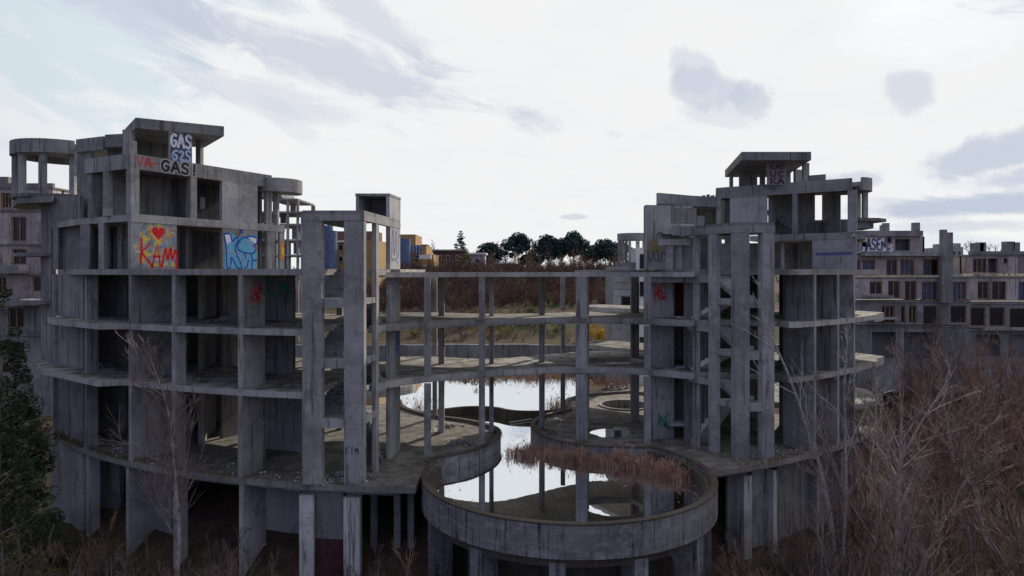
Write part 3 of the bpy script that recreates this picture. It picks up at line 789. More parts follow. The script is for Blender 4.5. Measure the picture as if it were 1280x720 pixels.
    for a in (188, 212, 246, 280, 318, 150):
        c = (RC[0] + (RR - .28) * cos(radians(a)), RC[1] + (RR - .28) * sin(radians(a)))
        MB().box(c, .32, .32, 4.853, 7.747).build('column', CON, r)
    MB().wall((X(67, 42.3), 42.3), (X(103, 41.2), 41.2), 2.65, 4.62, .22).build('infill_wall', CON_D, r)
    MB().wall((X(54, 43.6), 43.6), (X(67, 42.5), 42.5), -5.6, 4.24, .26).build('side_wall', CON_D, r)
    MB().wall((X(99, 42.4), 42.4), (X(116, 41.5), 41.5), 3.003, 7.3, .26).build('side_wall', CON, r)
    # small side balconies with curved brackets
    for z, x0 in ((1.0, 16), (-2.0, 24)):
        MB().prism(smooth([(X(x0, 44.5), 44.5), (X(x0 + 6, 43), 43), (X(64, 42), 42), (X(66, 44), 44), (X(40, 46), 46)], 1), z, z + .22).build('side_balcony', CON_D, r)
    # rounded end on the far right of the top storey
    q = along(end2, d, .9); q = along(q, tl, .4)
    MB().polywall(circ(q[0], q[1], 1.5, -150, 60, 24), .2, 5.15, 6.0).build('round_parapet', CON, r)
    MB().prism(circ(q[0], q[1], 1.4, -150, 60, 24), 5.15, 5.4).build('round_balcony', CON_D, r)
    MB().box(along(end2, d, .45), .32, .32, 3.003, 5.147).build('column', CON, r)
    # ---- writing
    fk = Face(CO, along(CO, d, 2.64), z3, zb, .135)
    patch(fk, ragged(.03, .98, .02, .97, 5)).build('splattered_paint', SPLAT, wk)
    strokes(fk, [[(.22, .66), (.20, .10)], [(.40, .56), (.22, .36), (.46, .05)],
                 [(.44, .04), (.56, .56), (.62, .06)], [(.47, .28), (.62, .28)],
                 [(.66, .05), (.74, .58), (.78, .10), (.86, .58), (.88, .10), (.97, .56), (1.0, .0)]], .12, .008).build('red_lettering', P_RED, wk)
    h = [(.58 + .145 * (16 * sin(t) ** 3) / 16, .80 + .135 * (13 * cos(t) - 5 * cos(2 * t) - 2 * cos(3 * t) - cos(4 * t)) / 13) for t in [2 * pi * i / 40 for i in range(40)]]
    patch(fk, h, .010).build('red_heart', P_RED, wk)
    strokes(fk, [[(.34, .93), (.42, .90), (.38, .74), (.42, .66), (.52, .64)]], .06, .008).build('orange_scrawl', P_ORNG, wk)
    strokes(fk, [[(.95, .90), (.80, .86), (.82, .78), (.92, .78), (.88, .72), (.76, .74)]], .06, .008).build('orange_scrawl', P_ORNG, wk)
    strokes(fk, [[(.56, .98), (.64, .93)], [(.58, .94), (.62, 1.0)]], .06, .009).build('yellow_star', P_YEL, wk)
    fb = Face(along(CO, d, 5.6), along(CO, d, 8.2), z3, zb, .135)
    patch(fb, [(.05, .02), (.95, .02), (.98, .35), (.93, .6), (1.0, .86), (.78, .88), (.62, .82), (.40, .80), (.22, .90), (.03, .86), (.08, .45)], .004).build('cyan_fill', P_CYAN, wb)
    patch(fb, [(.06, .84), (.2, .88), (.24, .68), (.12, .62)], .006).build('white_fill', P_WHITE, wb)
    patch(fb, [(.72, .84), (.97, .80), (.95, .66), (.80, .72)], .006).build('white_fill', P_WHITE, wb)
    strokes(fb, [[(.04, .86), (.23, .88), (.26, .64), (.38, .82), (.46, .72), (.30, .52), (.58, .03), (.40, .02), (.22, .38), (.24, .04), (.10, .02), (.12, .45), (.04, .86)],
                 [(.70, .80), (.55, .80), (.40, .62), (.42, .48), (.60, .42), (.66, .30), (.54, .22)],
                 [(.70, .84), (1.0, .82), (.97, .64), (.82, .60), (.95, .56), (.92, .44), (.80, .40), (.84, .22), (.97, .24)],
                 [(.84, .22), (.82, .03)], [(.62, .03), (.70, .10), (.72, .24)], [(.60, .42), (.80, .40)], [(.5, .98), (.56, .96), (.54, .90), (.48, .92), (.5, .98)]], .095, .009).build('blue_outline', P_BLUE, wb)
    strokes(fb, [[(.14, .45), (.25, .44), (.38, .36)], [(.58, .40), (.62, .3), (.55, .22)], [(.70, .74), (.84, .60), (.92, .52)], [(.28, .15), (.22, .08)], [(.72, .16), (.78, .05)]], .05, .011).build('pink_highlight', P_PINK, wb)
    fgx = Face(along(CO, d, .1), along(CO, d, 9.3), 5.42, 6.2, .125)
    strokes(fgx, word('VA', .02, .12, .22, .86), .075).build('red_lettering', P_RED, r)
    strokes(fgx, [[(.11, .5), (.155, .58)]], .05).build('red_lettering', P_RED, r)
    strokes(fgx, word('GAS!', .17, .43, .12, .88), .26, .004).build('pale_lettering', paint('chalky_spray', (.42, .42, .46)), r)
    strokes(fgx, word('GAS!', .17, .43, .12, .88), .15, .008).build('black_lettering', P_BLACK, r)
    fg = Face(g0, g1, 5.86, 8.0, .105)
    patch(fg, ragged(.02, .98, .02, .99, 3), .003).build('blue_fill', paint('slate_blue_spray', (.07, .07, .14)), wg)
    strokes(fg, word('GAS', .04, 1.0, .60, .95), .13, .007).build('white_lettering', P_WHITE, wg)
    strokes(fg, word('6', .08, .42, .26, .52) + word('2', .40, .68, .26, .52) + word('S', .68, .98, .24, .54), .12, .007).build('pale_lettering', P_PALE, wg)
    strokes(fg, [[(.08, .16), (.4, .12), (.6, .05), (.95, .10)], [(.55, .18), (.95, .2)]], .18, .007).build('pale_lettering', P_PALE, wg)
    fo = Face(along(CO, d, 10.0), along(CO, d, 10.38), z3, zb, .135)
    patch(fo, [(.05, .3), (.9, .28), (.85, .7), (.4, .78), (.1, .66)], .004).build('orange_patch', P_ORNG, cw)
    patch(fo, [(.3, .4), (.95, .38), (.9, .58), (.4, .62)], .007).build('yellow_patch', P_YEL, cw)
    # ---- stair tower beside it
    O = (-6.9, 31.8); dd = inward(-6.1)
    P, blk = stair_frame(r, O, (-1, 0), 2.87, dd, 6.3, .93, .90, 2.87, 2.40, (-1.22, -4.05, -6.85), (1.9, 2.35))
    for z0, z1 in ((L0, L1), (L1, L2), (L2, L3), (L3, 2.4)):
        b = blk(0, .22, 4.3, 6.3, z0 + .003, z1 - (TH + .003 if z1 < 2 else .003)); o = b.build('end_panel', CON_L if z0 == L3 else CON, r)
        if z0 == L3:
            f = Face(P(-.0, 4.35), P(-.0, 6.25), z0, z1, .006)
            strokes(f, [[(.15, .35), (.2, .9), (.3, .95), (.35, .4), (.45, .3), (.5, .92), (.62, .95), (.66, .3), (.8, .25), (.85, .9), (.95, .8)], [(.1, .3), (.25, .2), (.5, .28), (.8, .1)]], .05).build('blue_scrawl', P_BLUE, o)
        if z0 == L1:
            f = Face(P(-.0, 4.35), P(-.0, 6.25), z0, z1, .006)
            strokes(f, [[(.4, .45), (.9, .9)], [(.55, .35), (.95, .62)], [(.6, .8), (.95, .3)]], .11).build('blue_scrawl', P_BLUE, o)
    for z in (L1, L2, L3):     # brackets and floor edge beside the shaft
        blk(0, .5, 2.353, 6.4, z - .32, z - .02).build('edge_beam', CON_L, r)
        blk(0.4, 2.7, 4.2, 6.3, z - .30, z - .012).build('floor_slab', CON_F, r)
    blk(0, 1.78, 4.2, 6.3, 2.873, 3.98 - .18).para(P(0, 4.2), (0, 0), (0, 0), 0, 0)
    blk(0, .18, 4.2, 6.35, 2.873, 4.0).build('tank_room_wall', CON_L, r)
    blk(1.60, 1.78, 4.2, 6.35, 2.873, 4.0).build('tank_room_wall', CON, r)
    blk(.183, 1.597, 6.15, 6.35, 2.873, 4.0).build('tank_room_wall', CON_D, r)
    blk(-.02, 1.8, 4.18, 6.37, 4.003, 4.14).build('tank_room_roof', CON_D, r)
    fp = Face(along(O, (-1, 0), .93), O, L0, L0 + 4, .004)
    strokes(fp, word('KYM', .05, .75, .36, .44), .03, .006).build('black_scrawl', P_TAG, r)
    return r
left_tower = build_left()

# ------------------------------------------------------------------ open gallery joining the towers
def build_gallery():
    r = thing('connecting_gallery', (1.5, 41, L0), 'open concrete gallery on slender columns spanning over the water between both towers', 'gallery')
    front = smooth([(-7.2, 34.4), (-6.3, 35.6), (-4.8, 37.3), (-1.8, 38.9), (1.9, 40.3), (4.5, 40.8), (7.5, 40.2), (10.2, 38.2)], 2)
    def back(k): return smooth([(12.5, 43.5), (10.2, 47.5 + k), (6.5, 48.2 + k), (3.2, 46.4 + k), (0, 44.6 + k * .3), (-2.6, 44.3), (-5.0, 46.0), (-8.2, 45.5)], 2)
    for z, k in ((L1, 1.2), (L2, -1.0), (L3, -3.0)):
        if z == L3:
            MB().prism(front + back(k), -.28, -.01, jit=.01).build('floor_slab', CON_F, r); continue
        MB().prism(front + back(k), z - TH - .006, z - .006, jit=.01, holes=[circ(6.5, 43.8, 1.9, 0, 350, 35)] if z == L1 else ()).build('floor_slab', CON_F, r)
        MB().polywall([along(p, (0, 1), .14) for p in front], .22, z - TH - .08, z - TH - .009).build('edge_beam', CON, r)
    def col(px0, px1, py, dep=.34, zt=L3 - TH - .01):
        D = 9.9 * F / (py - HY); w = (px1 - px0) / F * D
        prev = L0
        for zz in (L1, L2, L3):
            MB().box((X((px0 + px1) / 2, D), D + dep / 2), w, dep, prev + .003, (zz - TH - .09 if zz < 0 else -.283)).build('column', CON, r)
            prev = zz
    for a in ((530, 538, 570, .35), (598.5, 606, 559, .35), (674, 681, 537, .33), (720, 734, 551, .30), (540.5, 546, 523, .32), (548, 555, 541, .32),
              (611.5, 617, 541, .3), (701, 706.5, 517, .32), (789, 799, 527, .36), (733, 736.5, 537, .6), (806, 813.5, 556, .34)): col(*a)
    return r
build_gallery()

# ------------------------------------------------------------------ right tower
def build_right():
    r = thing('ruined_tower', (16, 43, L0), 'smaller ruined concrete tower on the right with a half-round roof end', 'tower')
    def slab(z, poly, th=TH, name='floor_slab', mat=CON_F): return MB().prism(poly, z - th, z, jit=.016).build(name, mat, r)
    tail = arc(14, 48, 36) + arc(23, 34, 20) + [(9.6, 45.5), (9.0, 41.6), (10.6, 38.6)]
    st = [(12.2, 38.6), (14.2, 37.6)]
    for z, a1 in ((L1, 50), (L2, 50), (L3, 50)):
        slab(z - .003, st + [(X(970, 37.6), 37.6), (X(986, 36.6), 36.6)] + arc(35, 32, a1) + tail)
    for z in (L1, L2):
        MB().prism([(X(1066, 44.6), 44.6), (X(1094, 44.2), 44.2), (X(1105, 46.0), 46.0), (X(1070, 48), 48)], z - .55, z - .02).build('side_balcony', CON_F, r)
    lv = storey_levels()
    def radial(px, dep, z0, z1, name='fin_wall', t=.22, mat=CON, r0=35.0):
        ph = phi_at(px, r0); p = pol(ph, r0)
        return MB().wall(p, along(p, inward(ph), dep), z0, z1, t).build(name, mat, r)
    for z0, zt in lv:
        z1 = zt - TH - .006
        radial(1019, 1.9, z0, z1); radial(1048, 1.6, z0, z1); radial(1068, 1.2, z0, z1)
        MB().wall(pol(phi_at(988, 33.4), 33.4), pol(phi_at(1016, 33.4), 33.4), z0, z1, .2).build('infill_wall', CON, r)
        MB().wall(pol(phi_at(1021, 33.8), 33.8), pol(phi_at(1047, 33.8), 33.8), z0, z1, .2).build('infill_wall', CON_D, r)
        MB().wall(pol(phi_at(1050, 34.2), 34.2), pol(phi_at(1066, 34.2), 34.2), z0, z1, .2).build('infill_wall', CON, r)
        MB().wall((X(974, 44), 44), (X(1012, 43.5), 43.5), z0, z1, .2).build('inner_wall', CON_D, r)
        MB().wall((X(893, 46.5), 46.5), (X(964, 45.6), 45.6), z0, z1, .2).build('inner_wall', CON_D, r)
        # wall and recess on the pool side
        w = MB().wall((X(813.5, 40.5), 40.5), (X(841, 40.9), 40.9), z0, z1, .24).build('blank_panel', CON, r)
        MB().wall((X(841, 41.1), 41.1), (X(840, 44), 44), z0, z1, .2).build('inner_wall', CON_D, r)
        MB().wall((X(838, 44.2), 44.2), (X(900, 44.2), 44.2), z0, z1, .2).build('inner_wall', REDW if z0 == L2 else CON_D, r)
        MB().box((X(864, 41.6), 41.6), .22, .3, z0, z1).build('column', CON_D, r)
        fc = Face((X(813.5, 40.5), 40.5), (X(841, 40.9), 40.9), z0, z1, .125)
        if z0 == L2: strokes(fc, scribble(9, .05, .75, .35, .85, 5, 6), .04).build('red_scrawl', P_RED, w)
        if z0 == L0:
            strokes(fc, scribble(12, .25, .95, .12, .42, 4, 6), .05).build('green_scrawl', P_GREEN, w)
            MB().box((X(809.7, 39.42), 39.42), .345, .04, L0 + .01, L0 + 2.0).build('green_stain', P_GREEN, r)
        # outside stair: short flight climbing to the right, on a thin landing
        mb = MB(); n = 8; zs = z0 + (.95 if z0 == L0 else .03); s = .165
        for i in range(n):
            xa = X(861, 40.2) + .155 * i
            mb.para((xa, 40.2), (.158, 0), (0, .95), zs + s * i - .12, zs + s * (i + 1))
        mb.build('stair_flight', PALE_STAIR, r)
        MB().para((X(836 if z0 == L0 else 846, 40.2), 40.2), (X(862, 40.2) - X(836 if z0 == L0 else 846, 40.2), 0), (0, .95), zs - .13, zs + .02).build('landing', PALE_STAIR, r)
    MB().polywall([(X(862, 39.2), 39.2), (X(895, 37.6), 37.6)], .3, L2 - .62, L2 - .003 - TH).build('edge_beam', CON, r)
    MB().polywall([(X(862, 39.2), 39.2), (X(895, 37.6), 37.6)], .3, L1 - .62, L1 - .003 - TH).build('edge_beam', CON, r)
    MB().polywall([(X(806, 40.1), 40.1), (X(862, 39.2), 39.2), (X(895, 37.6), 37.6)], .3, L3 - .75, L3 - .003 - TH).build('edge_beam', CON, r)
    # stair tower
    T0 = (X(920, 36), 36.0)
    P, blk = stair_frame(r, T0, (1, 0), X(968, 36) - T0[0], inward(27), 4.4, .72, .60, 2.62, 2.08, (-1.45, -4.2, -6.92), (1.45, 2.05), PALE_STAIR)
    blk(0, .2, 3.0, 3.3, L0, 2.0).build('column', CON, r)
    blk(.5, 2.0, 4.6, 4.8, L0, 2.0).build('inner_wall', CON_D, r)
    blk(-1.2, 2.2, 3.05, 3.3, 2.08, 2.6).build('roof_beam', CON, r)
    for u, v in ((-.9, 4.0), (-.35, 4.0)):
        blk(u, u + .22, v, v + .3, .153, 1.9).build('column', CON_L, r)
    blk(-1.3, .3, 3.9, 4.4, 1.55, 1.9).build('edge_beam', CON_L, r)
    blk(.12, 1.1, 4.25, 4.45, .153, 1.9).build('pale_panel', CON_L, r)
    # ---- upper block: flank running back to the left from the right corner
    K = (22.2, 44.8); M = (15.0, 50.0); L = sqrt(7.2 ** 2 + 5.2 ** 2); d = (-7.2 / L, 5.2 / L); n = (-d[1], d[0])   # n points to the back right?
    bk = (-n[0], -n[1]) if n[1] < 0 else n
    def T(px): return along(K, d, t_at(K, d, px))
    zb, zr = 2.58, 6.15
    roofp = [along(K, bk, .15), along(M, bk, .15), along(M, bk, 5), along(K, bk, 6)]
    MB().prism(roofp, 5.75, 6.0).build('roof_slab', CON_D, r)
    MB().wall(along(K, d, -.1), M, 5.36, 6.15, .26).build('parapet', CON, r)
    MB().wall(along(M, bk, .135), along(M, bk, 5), 5.36, 6.13, .26).build('parapet', CON, r)
    MB().wall(along(T(1030), bk, .5), along(T(1008), bk, .5), 6.003, 6.6, .2).build('parapet', CON_D, r)
    MB().prism([along(K, bk, .15), along(K, d, 6.5), along(along(K, d, 6.5), bk, 7), along(K, bk, 7)], 2.2, 2.56).build('floor_slab', CON_F, r)
    MB().wall(along(K, d, -.1), along(K, d, 5.4), 2.16, 2.6, .28).build('edge_beam', CON, r)
    ps = [(1060, 1071, 'column', CON, .3), (991, 996.5, 'column', CON, .26), (913, 959, 'blank_panel', CON_L, .22), (896, 901.5, 'column', CON, .26)]
    for a, b, nm, mt, th in ps:
        MB().wall(T(a), T(b), 2.61 if a > 905 else 2.0, 5.357, th).build(nm, mt, r)
    MB().wall(along(T(1028), bk, 4), along(T(975), bk, 4.2), 2.61, 3.6, .2).build('inner_wall', CON_D, r)
    MB().wall(along(T(1036), bk, 4), along(T(1024), bk, 4), 2.61, 5.74, .2).build('inner_wall', CON_D, r)
    MB().wall(along(T(1000), bk, 4.4), along(T(955), bk, 3), 2.61, 5.74, .2).build('inner_wall', CON_D, r)
    MB().wall(along(T(960), bk, .4), along(T(960), bk, 3), 2.61, 5.74, .2).build('inner_wall', CON_D, r)
    MB().wall(along(T(913), bk, 1.8), along(T(896), bk, 1.8), 2.0, 5.74, .2).build('inner_wall', CON_D, r)
    w = MB().wall(T(1070.5), T(1016), .153, 2.155, .24).build('blank_panel', CON, r)
    f = Face(T(1016), T(1070.5), .153, 2.155, .125)
    strokes(f, [[(.08, .56), (.3, .53), (.6, .57), (.92, .55)], [(.1, .5), (.5, .5), (.9, .52)]], .09).build('dusky_blue_scrawl', P_DKBL, w)
    MB().wall(along(T(1012), bk, 3), along(T(985), bk, 3), .153, 2.155, .2).build('inner_wall', CON_D, r)
    MB().wall(along(T(978), bk, .5), along(T(974), bk, .5), .153, 2.155, .2).build('column', CON_L, r)
    MB().wall(along(T(975), bk, 3.5), along(T(900), bk, 2), .153, 2.155, .2).build('inner_wall', CON_D, r)
    MB().wall((X(884, 51.5), 51.5), (X(925, 51), 51), .153, 2.155, .2).build('inner_wall', CON_D, r)
    MB().wall((X(982, 51), 51), (X(1014, 50), 50), .153, 2.155, .2).build('inner_wall', CON_D, r)
    MB().wall((X(1028.5, 51), 51), (X(1046, 50), 50), 2.61, 5.74, .2).build('inner_wall', CON_D, r)
    MB().wall((X(1008, 51), 51), (X(1062, 49.8), 49.8), 2.61, 3.85, .2).build('inner_wall', CON_D, r)
    MB().wall((X(893, 55), 55), (X(916, 55), 55), 2.61, 5.74, .2).build('inner_wall', CON_D, r)
    # broken stair seen in the dark bay
    mb = MB(); q = along(T(990), bk, 1.6)
    for i in range(9): mb.para((q[0] - .28 * i * .8, q[1] + .2 * i), (-.26, .18), (.55, .75), 2.9 + .2 * i, 3.08 + .2 * i)
    mb.build('stair_flight', CON_D, r)
    # roof pavilion
    A, B = (X(927, 46), 46.0), (X(1014, 46), 46.0); e = (1.5, 8.4)
    MB().prism([A, B, (B[0] + e[0], B[1] + e[1]), (A[0] + e[0], A[1] + e[1])], 7.55, 8.10).build('pavilion_roof', CON_D, r)
    g0, g1 = (X(959, 47.2), 47.2), (X(982, 47.2), 47.2)
    wg = MB().wall(g0, g1, 6.003, 7.547, .2).build('painted_wall', CON, r, 'narrow roof wall sprayed with dark letters')
    fg = Face(g0, g1, 6.003, 7.547, .105)
    strokes(fg, word('EAG', .12, .95, .72, .92), .07).build('black_scrawl', P_TAG, wg)
    strokes(fg, word('UC', .12, .92, .38, .60) + word('KA', .12, .92, .06, .30), .10).build('dark_red_scrawl', paint('dark_red_spray', (.11, .03, .045)), wg)
    MB().box((X(914, 53.2), 53.2), .24, .24, 6.003, 7.547).build('column', CON_L, r)
    MB().wall((X(924, 52.5), 52.5), (X(946, 52.5), 52.5), 6.003, 7.547, .2).build('inner_wall', CON_D, r)
    MB().wall((X(950, 52.5), 52.5), (X(956, 52.5), 52.5), 6.003, 7.547, .2).build('inner_wall', CON_D, r)
    MB().wall((X(993, 50.2), 50.2), (X(1004, 50.6), 50.6), 6.003, 7.547, .2).build('inner_wall', CON_D, r)
    MB().box((X(1007, 47.4), 47.4), .4, .3, 6.003, 7.547).build('column', CON, r)
    MB().box((X(985, 52), 52), .3, .3, 6.003, 7.547).build('column', CON_D, r)
    # half-round end and its cantilevered balcony
    c = (X(1055, 46.9), 46.9)
    MB().polywall(circ(c[0], c[1], 1.62, -75, 100, 26), .2, 5.45, 6.30).build('round_parapet', CON, r)
    MB().prism(circ(c[0], c[1], 1.55, -75, 100, 26), 5.50, 5.745).build('roof_slab', CON_D, r)
    MB().box((X(1081, 46.4), 46.4), .3, .3, 3.6, 5.547).build('column', CON, r)
    MB().box((X(1072, 47.4), 47.4), .3, .3, 3.6, 5.547).build('column', CON, r)
    MB().prism([(X(1068, 45.5), 45.5), (X(1098, 45.6), 45.6), (X(1108, 46.4), 46.4), (X(1078, 49), 49), (X(1068, 49), 49)], 3.40, 3.62).build('round_balcony', CON_D, r)
    MB().prism([(X(1066, 45.6), 45.6), (X(1092, 46.2), 46.2), (X(1078, 48.5), 48.5), (X(1068, 48.5), 48.5)], 2.95, 3.397).build('balcony_bracket', CON_D, r)
    MB().prism([(X(1068, 45.4), 45.4), (X(1082, 45.6), 45.6), (X(1080, 48), 48), (X(1068, 48), 48)], 2.2, 2.4).build('side_balcony', CON_D, r)
    # ---- lower block on the pool side
    b0, b1, D = (X(807, 41.0), 41.0), (X(841, 41.4), 41.4), 41
    w = MB().wall(b0, b1, .153, 4.02, .26).build('painted_wall', CON, r, 'blank end wall with a faded yellow and black tag')
    f = Face(b0, b1, .153, 4.02, .135)
    patch(f, loop(.28, .36, .24, .13, 16, .3, 3)).build('olive_stain', P_OLIV, w)
    strokes(f, [[(.05, .30), (.08, .14), (.2, .12), (.22, .28)], [(.28, .28), (.30, .14), (.42, .13), (.44, .24), (.36, .30)], [(.5, .40), (.58, .44), (.72, .40), (.70, .28)], [(.52, .12), (.56, .28), (.70, .24), (.76, .12)], [(.36, .52), (.46, .58), (.6, .52)]], .06, .008).build('black_scrawl', P_TAG, w)
    MB().wall(along(b0, (.21, .98), .2), along(b0, (.21, .98), 6), .156, 4.0, .24).build('side_wall', CON, r)
    MB().wall((X(841.5, 41.4), 41.4), (X(866, 41.6), 41.6), 3.86, 4.02, .26).build('lintel', CON, r)
    MB().wall((X(862, 41.6), 41.6), (X(866, 41.6), 41.6), 2.85, 3.857, .24).build('column', CON_D, r)
    MB().wall((X(841, 43), 43), (X(870, 43), 43), 2.85, 4.0, .2).build('inner_wall', CON_D, r)
    MB().prism([(X(841, 41.5), 41.5), (X(868, 41.5), 41.5), (X(868, 44), 44), (X(808, 44), 44), (X(808, 41.3), 41.3), (X(841, 41.6), 41.6)][::-1], 2.4, 2.6).build('floor_slab', CON_D, r)
    MB().para((X(830, 40.3), 40.3), (X(868, 40.3) - X(830, 40.3), 0), (0, .22), 2.25, 2.84).build('balcony_parapet', CON_L, r)
    MB().para((X(831, 40.3), 40.53), (X(868, 40.3) - X(831, 40.3), 0), (0, .75), 2.27, 2.4).build('balcony_floor', CON_D, r)
    MB().wall((X(841, 43), 43), (X(866, 43), 43), .153, 2.39, .2).build('inner_wall', CON_D, r)
    MB().box((X(863, 41.6), 41.6), .22, .3, .153, 2.39).build('column', CON, r)
    MB().wall((X(843, 42.2), 42.2), (X(862, 42.2), 42.2), 1.05, 1.15, .1).build('rail', CON, r)
    # curved roof edge behind
    MB().polywall([(X(822, 47.5), 47.5), (X(840, 48.2), 48.2), (X(862, 49.2), 49.2), (X(882, 49.8), 49.8), (X(898, 50.0), 50.0)], .25, 4.75, 5.5).build('round_parapet', CON_L, r)
    MB().prism([(X(822, 47.6), 47.6), (X(840, 48.3), 48.3), (X(862, 49.3), 49.3), (X(882, 49.9), 49.9), (X(898, 50.1), 50.1), (16, 53), (11, 53)], 4.72, 4.9).build('roof_slab', CON_D, r)
    MB().wall((X(862, 52.3), 52.3), (X(900, 52.5), 52.5), 2.0, 4.75, .2).build('inner_wall', CON_D, r)
    MB().wall((X(872, 47.5), 47.5), (X(880, 47.5), 47.5), 2.6, 3.9, .2).build('pale_panel', CON_L, r)
    mb = MB()
    for i in range(4): mb.box((X(880 + 5.5 * i, 50), 50.05), .2, .2, 5.5, 5.62 + .06 * (i % 2))
    mb.build('broken_stubs', CON_D, r)
    return r
right_tower = build_right()

# ------------------------------------------------------------------ things lying on the decks
def puddle(name, cx, cy, rx, ry, seed, label, rim=True):
    pts = smooth([(cx + rx * u, cy + ry * v) for u, v in loop(0, 0, 1, 1, 14, .22, seed)], 2)
    o = sheet(name, pts, L0 + .006, WATER, 'structure')
    return o
puddle('puddle', X(764, 41.9), 41.9, 1.35, 1.15, 5, '')
puddle('puddle', X(775, 43.5), 43.3, .6, .35, 8, '')
cb = MB(); cb.box((X(772, 41.3), 41.3), .38, .3, L0 + .01, L0 + .26); cb.box((X(772, 41.3), 41.3), .44, .36, L0 + .263, L0 + .29)
tag(cb.build('crate', CARD), 'small dark crate standing in the bright puddle on the right deck', 'crate')
rr = random.Random(11)
mb = MB()
for i in range(130):
    px = rr.uniform(537, 552) if i < 45 else rr.uniform(760, 800)
    py = rr.gauss(539, 2.0) if i < 45 else rr.gauss(484, 2)
    D = 9.9 * F / (py - HY); s = rr.uniform(.03, .11)
    mb.box((X(px, D), D), s, s * rr.uniform(.5, 1.6), L0 - .01, L0 + s * .6)
for i in range(220):
    a = rr.uniform(-44, -6) if i % 2 else rr.uniform(26, 45); q = pol(a, rr.uniform(33, 34.8)); s = rr.uniform(.02, .08)
    if i % 4 == 0 : q = (rr.gauss(-8.4, 1.0), rr.gauss(32.4, .3))
    mb.box(q, s, s * 1.4, L0 - .01, L0 + s * .7)
o = mb.build('rubble', RUBB); o['kind'] = 'stuff'
pipe = MB().tube([Vector((-.2, 47.2, -10.42)), Vector((1.4, 48.3, -10.4))], [.05, .05], 6)
tag(pipe.build('fallen_pole', METAL), 'thin pole lying in the still water between the two islands', 'pole')

# heaps of rubble on the floors
def heaps():
    r = random.Random(41); mb = MB()
    spots = [(pol(-25, 33.4), L1), (pol(-13, 33.5), L1), (pol(-20, 32), L0), (pol(-33, 34), L0), (pol(-12.5, 33.2), L2), (pol(-24, 31), L2), ((-8.2, 33.2), L0), ((-6.2, 39), L0), (pol(29, 33.6), L0), (pol(38, 33.4), L1),
             (pol(36, 33), L0), ((5.5, 44.5), L0), ((10, 47), L0), ((-4, 43.6), L0), (pol(-40, 33.5), L1), ((9.3, 39.6), L0), ((-3.0, 39.5), L0), ((12.5, 36.8), L0)]
    for (x, y), z in spots:
        w = r.uniform(.25, .8)
        for i in range(int(90 * w)):
            px, py = r.gauss(x, w * .6), r.gauss(y, w * .5); s = r.uniform(.03, .15)
            h = max(0, .22 * w - .2 * sqrt((px - x) ** 2 + (py - y) ** 2))
            a = r.uniform(0, 3.1); c, sn = cos(a) * s, sin(a) * s
            mb.para((px, py), (c, sn), (-sn * r.uniform(.5, 1.4), c * r.uniform(.5, 1.4)), z - .02 + h * r.random(), z + h + s * r.uniform(.3, .8))
    o = mb.build('rubble', CON); o['kind'] = 'stuff'
heaps()
def floating_leaves():
    r = random.Random(51); mb = MB()
    for i in range(520):
        if i < 330:
            a = radians(r.uniform(170, 395)); q = BR - .55 - abs(r.gauss(0, .55)); x, y = BC[0] + q * cos(a), BC[1] + q * sin(a)
        else: x, y = r.uniform(-.2, 1.0), r.uniform(38, 47)
        s = r.uniform(.02, .06); a = r.uniform(0, 6.28); c, sn = cos(a) * s, sin(a) * s; b = len(mb.v); z = -10.472
        mb.v += [(x - c, y - sn, z), (x + sn * .6, y - c * .6, z), (x + c, y + sn, z + .004), (x - sn * .6, y + c * .6, z)]
        mb.f.append((b, b + 1, b + 2, b + 3))
    o = mb.build('floating_leaves', REED); o['kind'] = 'stuff'
floating_leaves()
# dead reeds standing in the water
def reeds(name, path, n, spread, h0, h1, seed, zbase, mat=REED, lean=.25):
    r = random.Random(seed); mb = MB()
    segs = [(a, b, sqrt((a[0] - b[0]) ** 2 + (a[1] - b[1]) ** 2)) for a, b in zip(path, path[1:])]
    tot = sum(s[2] for s in segs)
    for i in range(n):
        q = r.uniform(0, tot)
        for a, b, l in segs:
            if q <= l: break
            q -= l
        t = min(1, q / l); x = a[0] + (b[0] - a[0]) * t; y = a[1] + (b[1] - a[1]) * t
        x += r.gauss(0, spread); y += r.gauss(0, spread) 
        cl = .6 + 1.0 * noise.noise((x * 1.4, y * 1.4, seed))
        if cl < .38 and r.random() < .7: continue
        h = r.uniform(h0, h1) * max(.35, cl + .35)
        w = r.uniform(.006, .014); a = r.uniform(0, pi)
        lx, ly = r.gauss(0, lean) * h, r.gauss(0, lean) * h
        ux, uy = cos(a) * w, sin(a) * w
        b0 = len(mb.v)
        for k, (f, wf) in enumerate(((0, 1), (.55, .9), (1, .25))):
            bx, by = x + lx * f * f, y + ly * f * f; z = zbase + h * (f - .12 * f * f * (abs(lx) + abs(ly)) / h)
            mb.v += [(bx - ux * wf, by - uy * wf, z), (bx + ux * wf, by + uy * wf, z)]
        mb.f += [(b0, b0 + 1, b0 + 3, b0 + 2), (b0 + 2, b0 + 3, b0 + 5, b0 + 4)]
        if r.random() < .35:     # seed head / leaf
            tx, ty, tz = mb.v[b0 + 4]; s = r.uniform(.08, .2)
            mb.v += [(tx, ty, tz - s), (tx + ux * 4, ty + uy * 4, tz - s * .4), (tx + lx * .2, ty + ly * .2, tz + s * .3)]
            mb.f.append((len(mb.v) - 3, len(mb.v) - 2, len(mb.v) - 1))
    o = mb.build(name, mat); o['kind'] = 'stuff'
    return o
reeds('reeds', [(-.1, 39.0), (1.2, 39.0), (2.8, 38.2), (4.8, 37.3), (6.4, 36.7), (7.6, 35.7), (8.6, 34.4)], 4600, .24, .3, .75, 3, -10.5)
reeds('reeds', [(-14, 68.3), (-8, 69.8), (-1, 68.8), (5.5, 67.0)], 2200, .5, .4, 1.3, 4, -10.35)
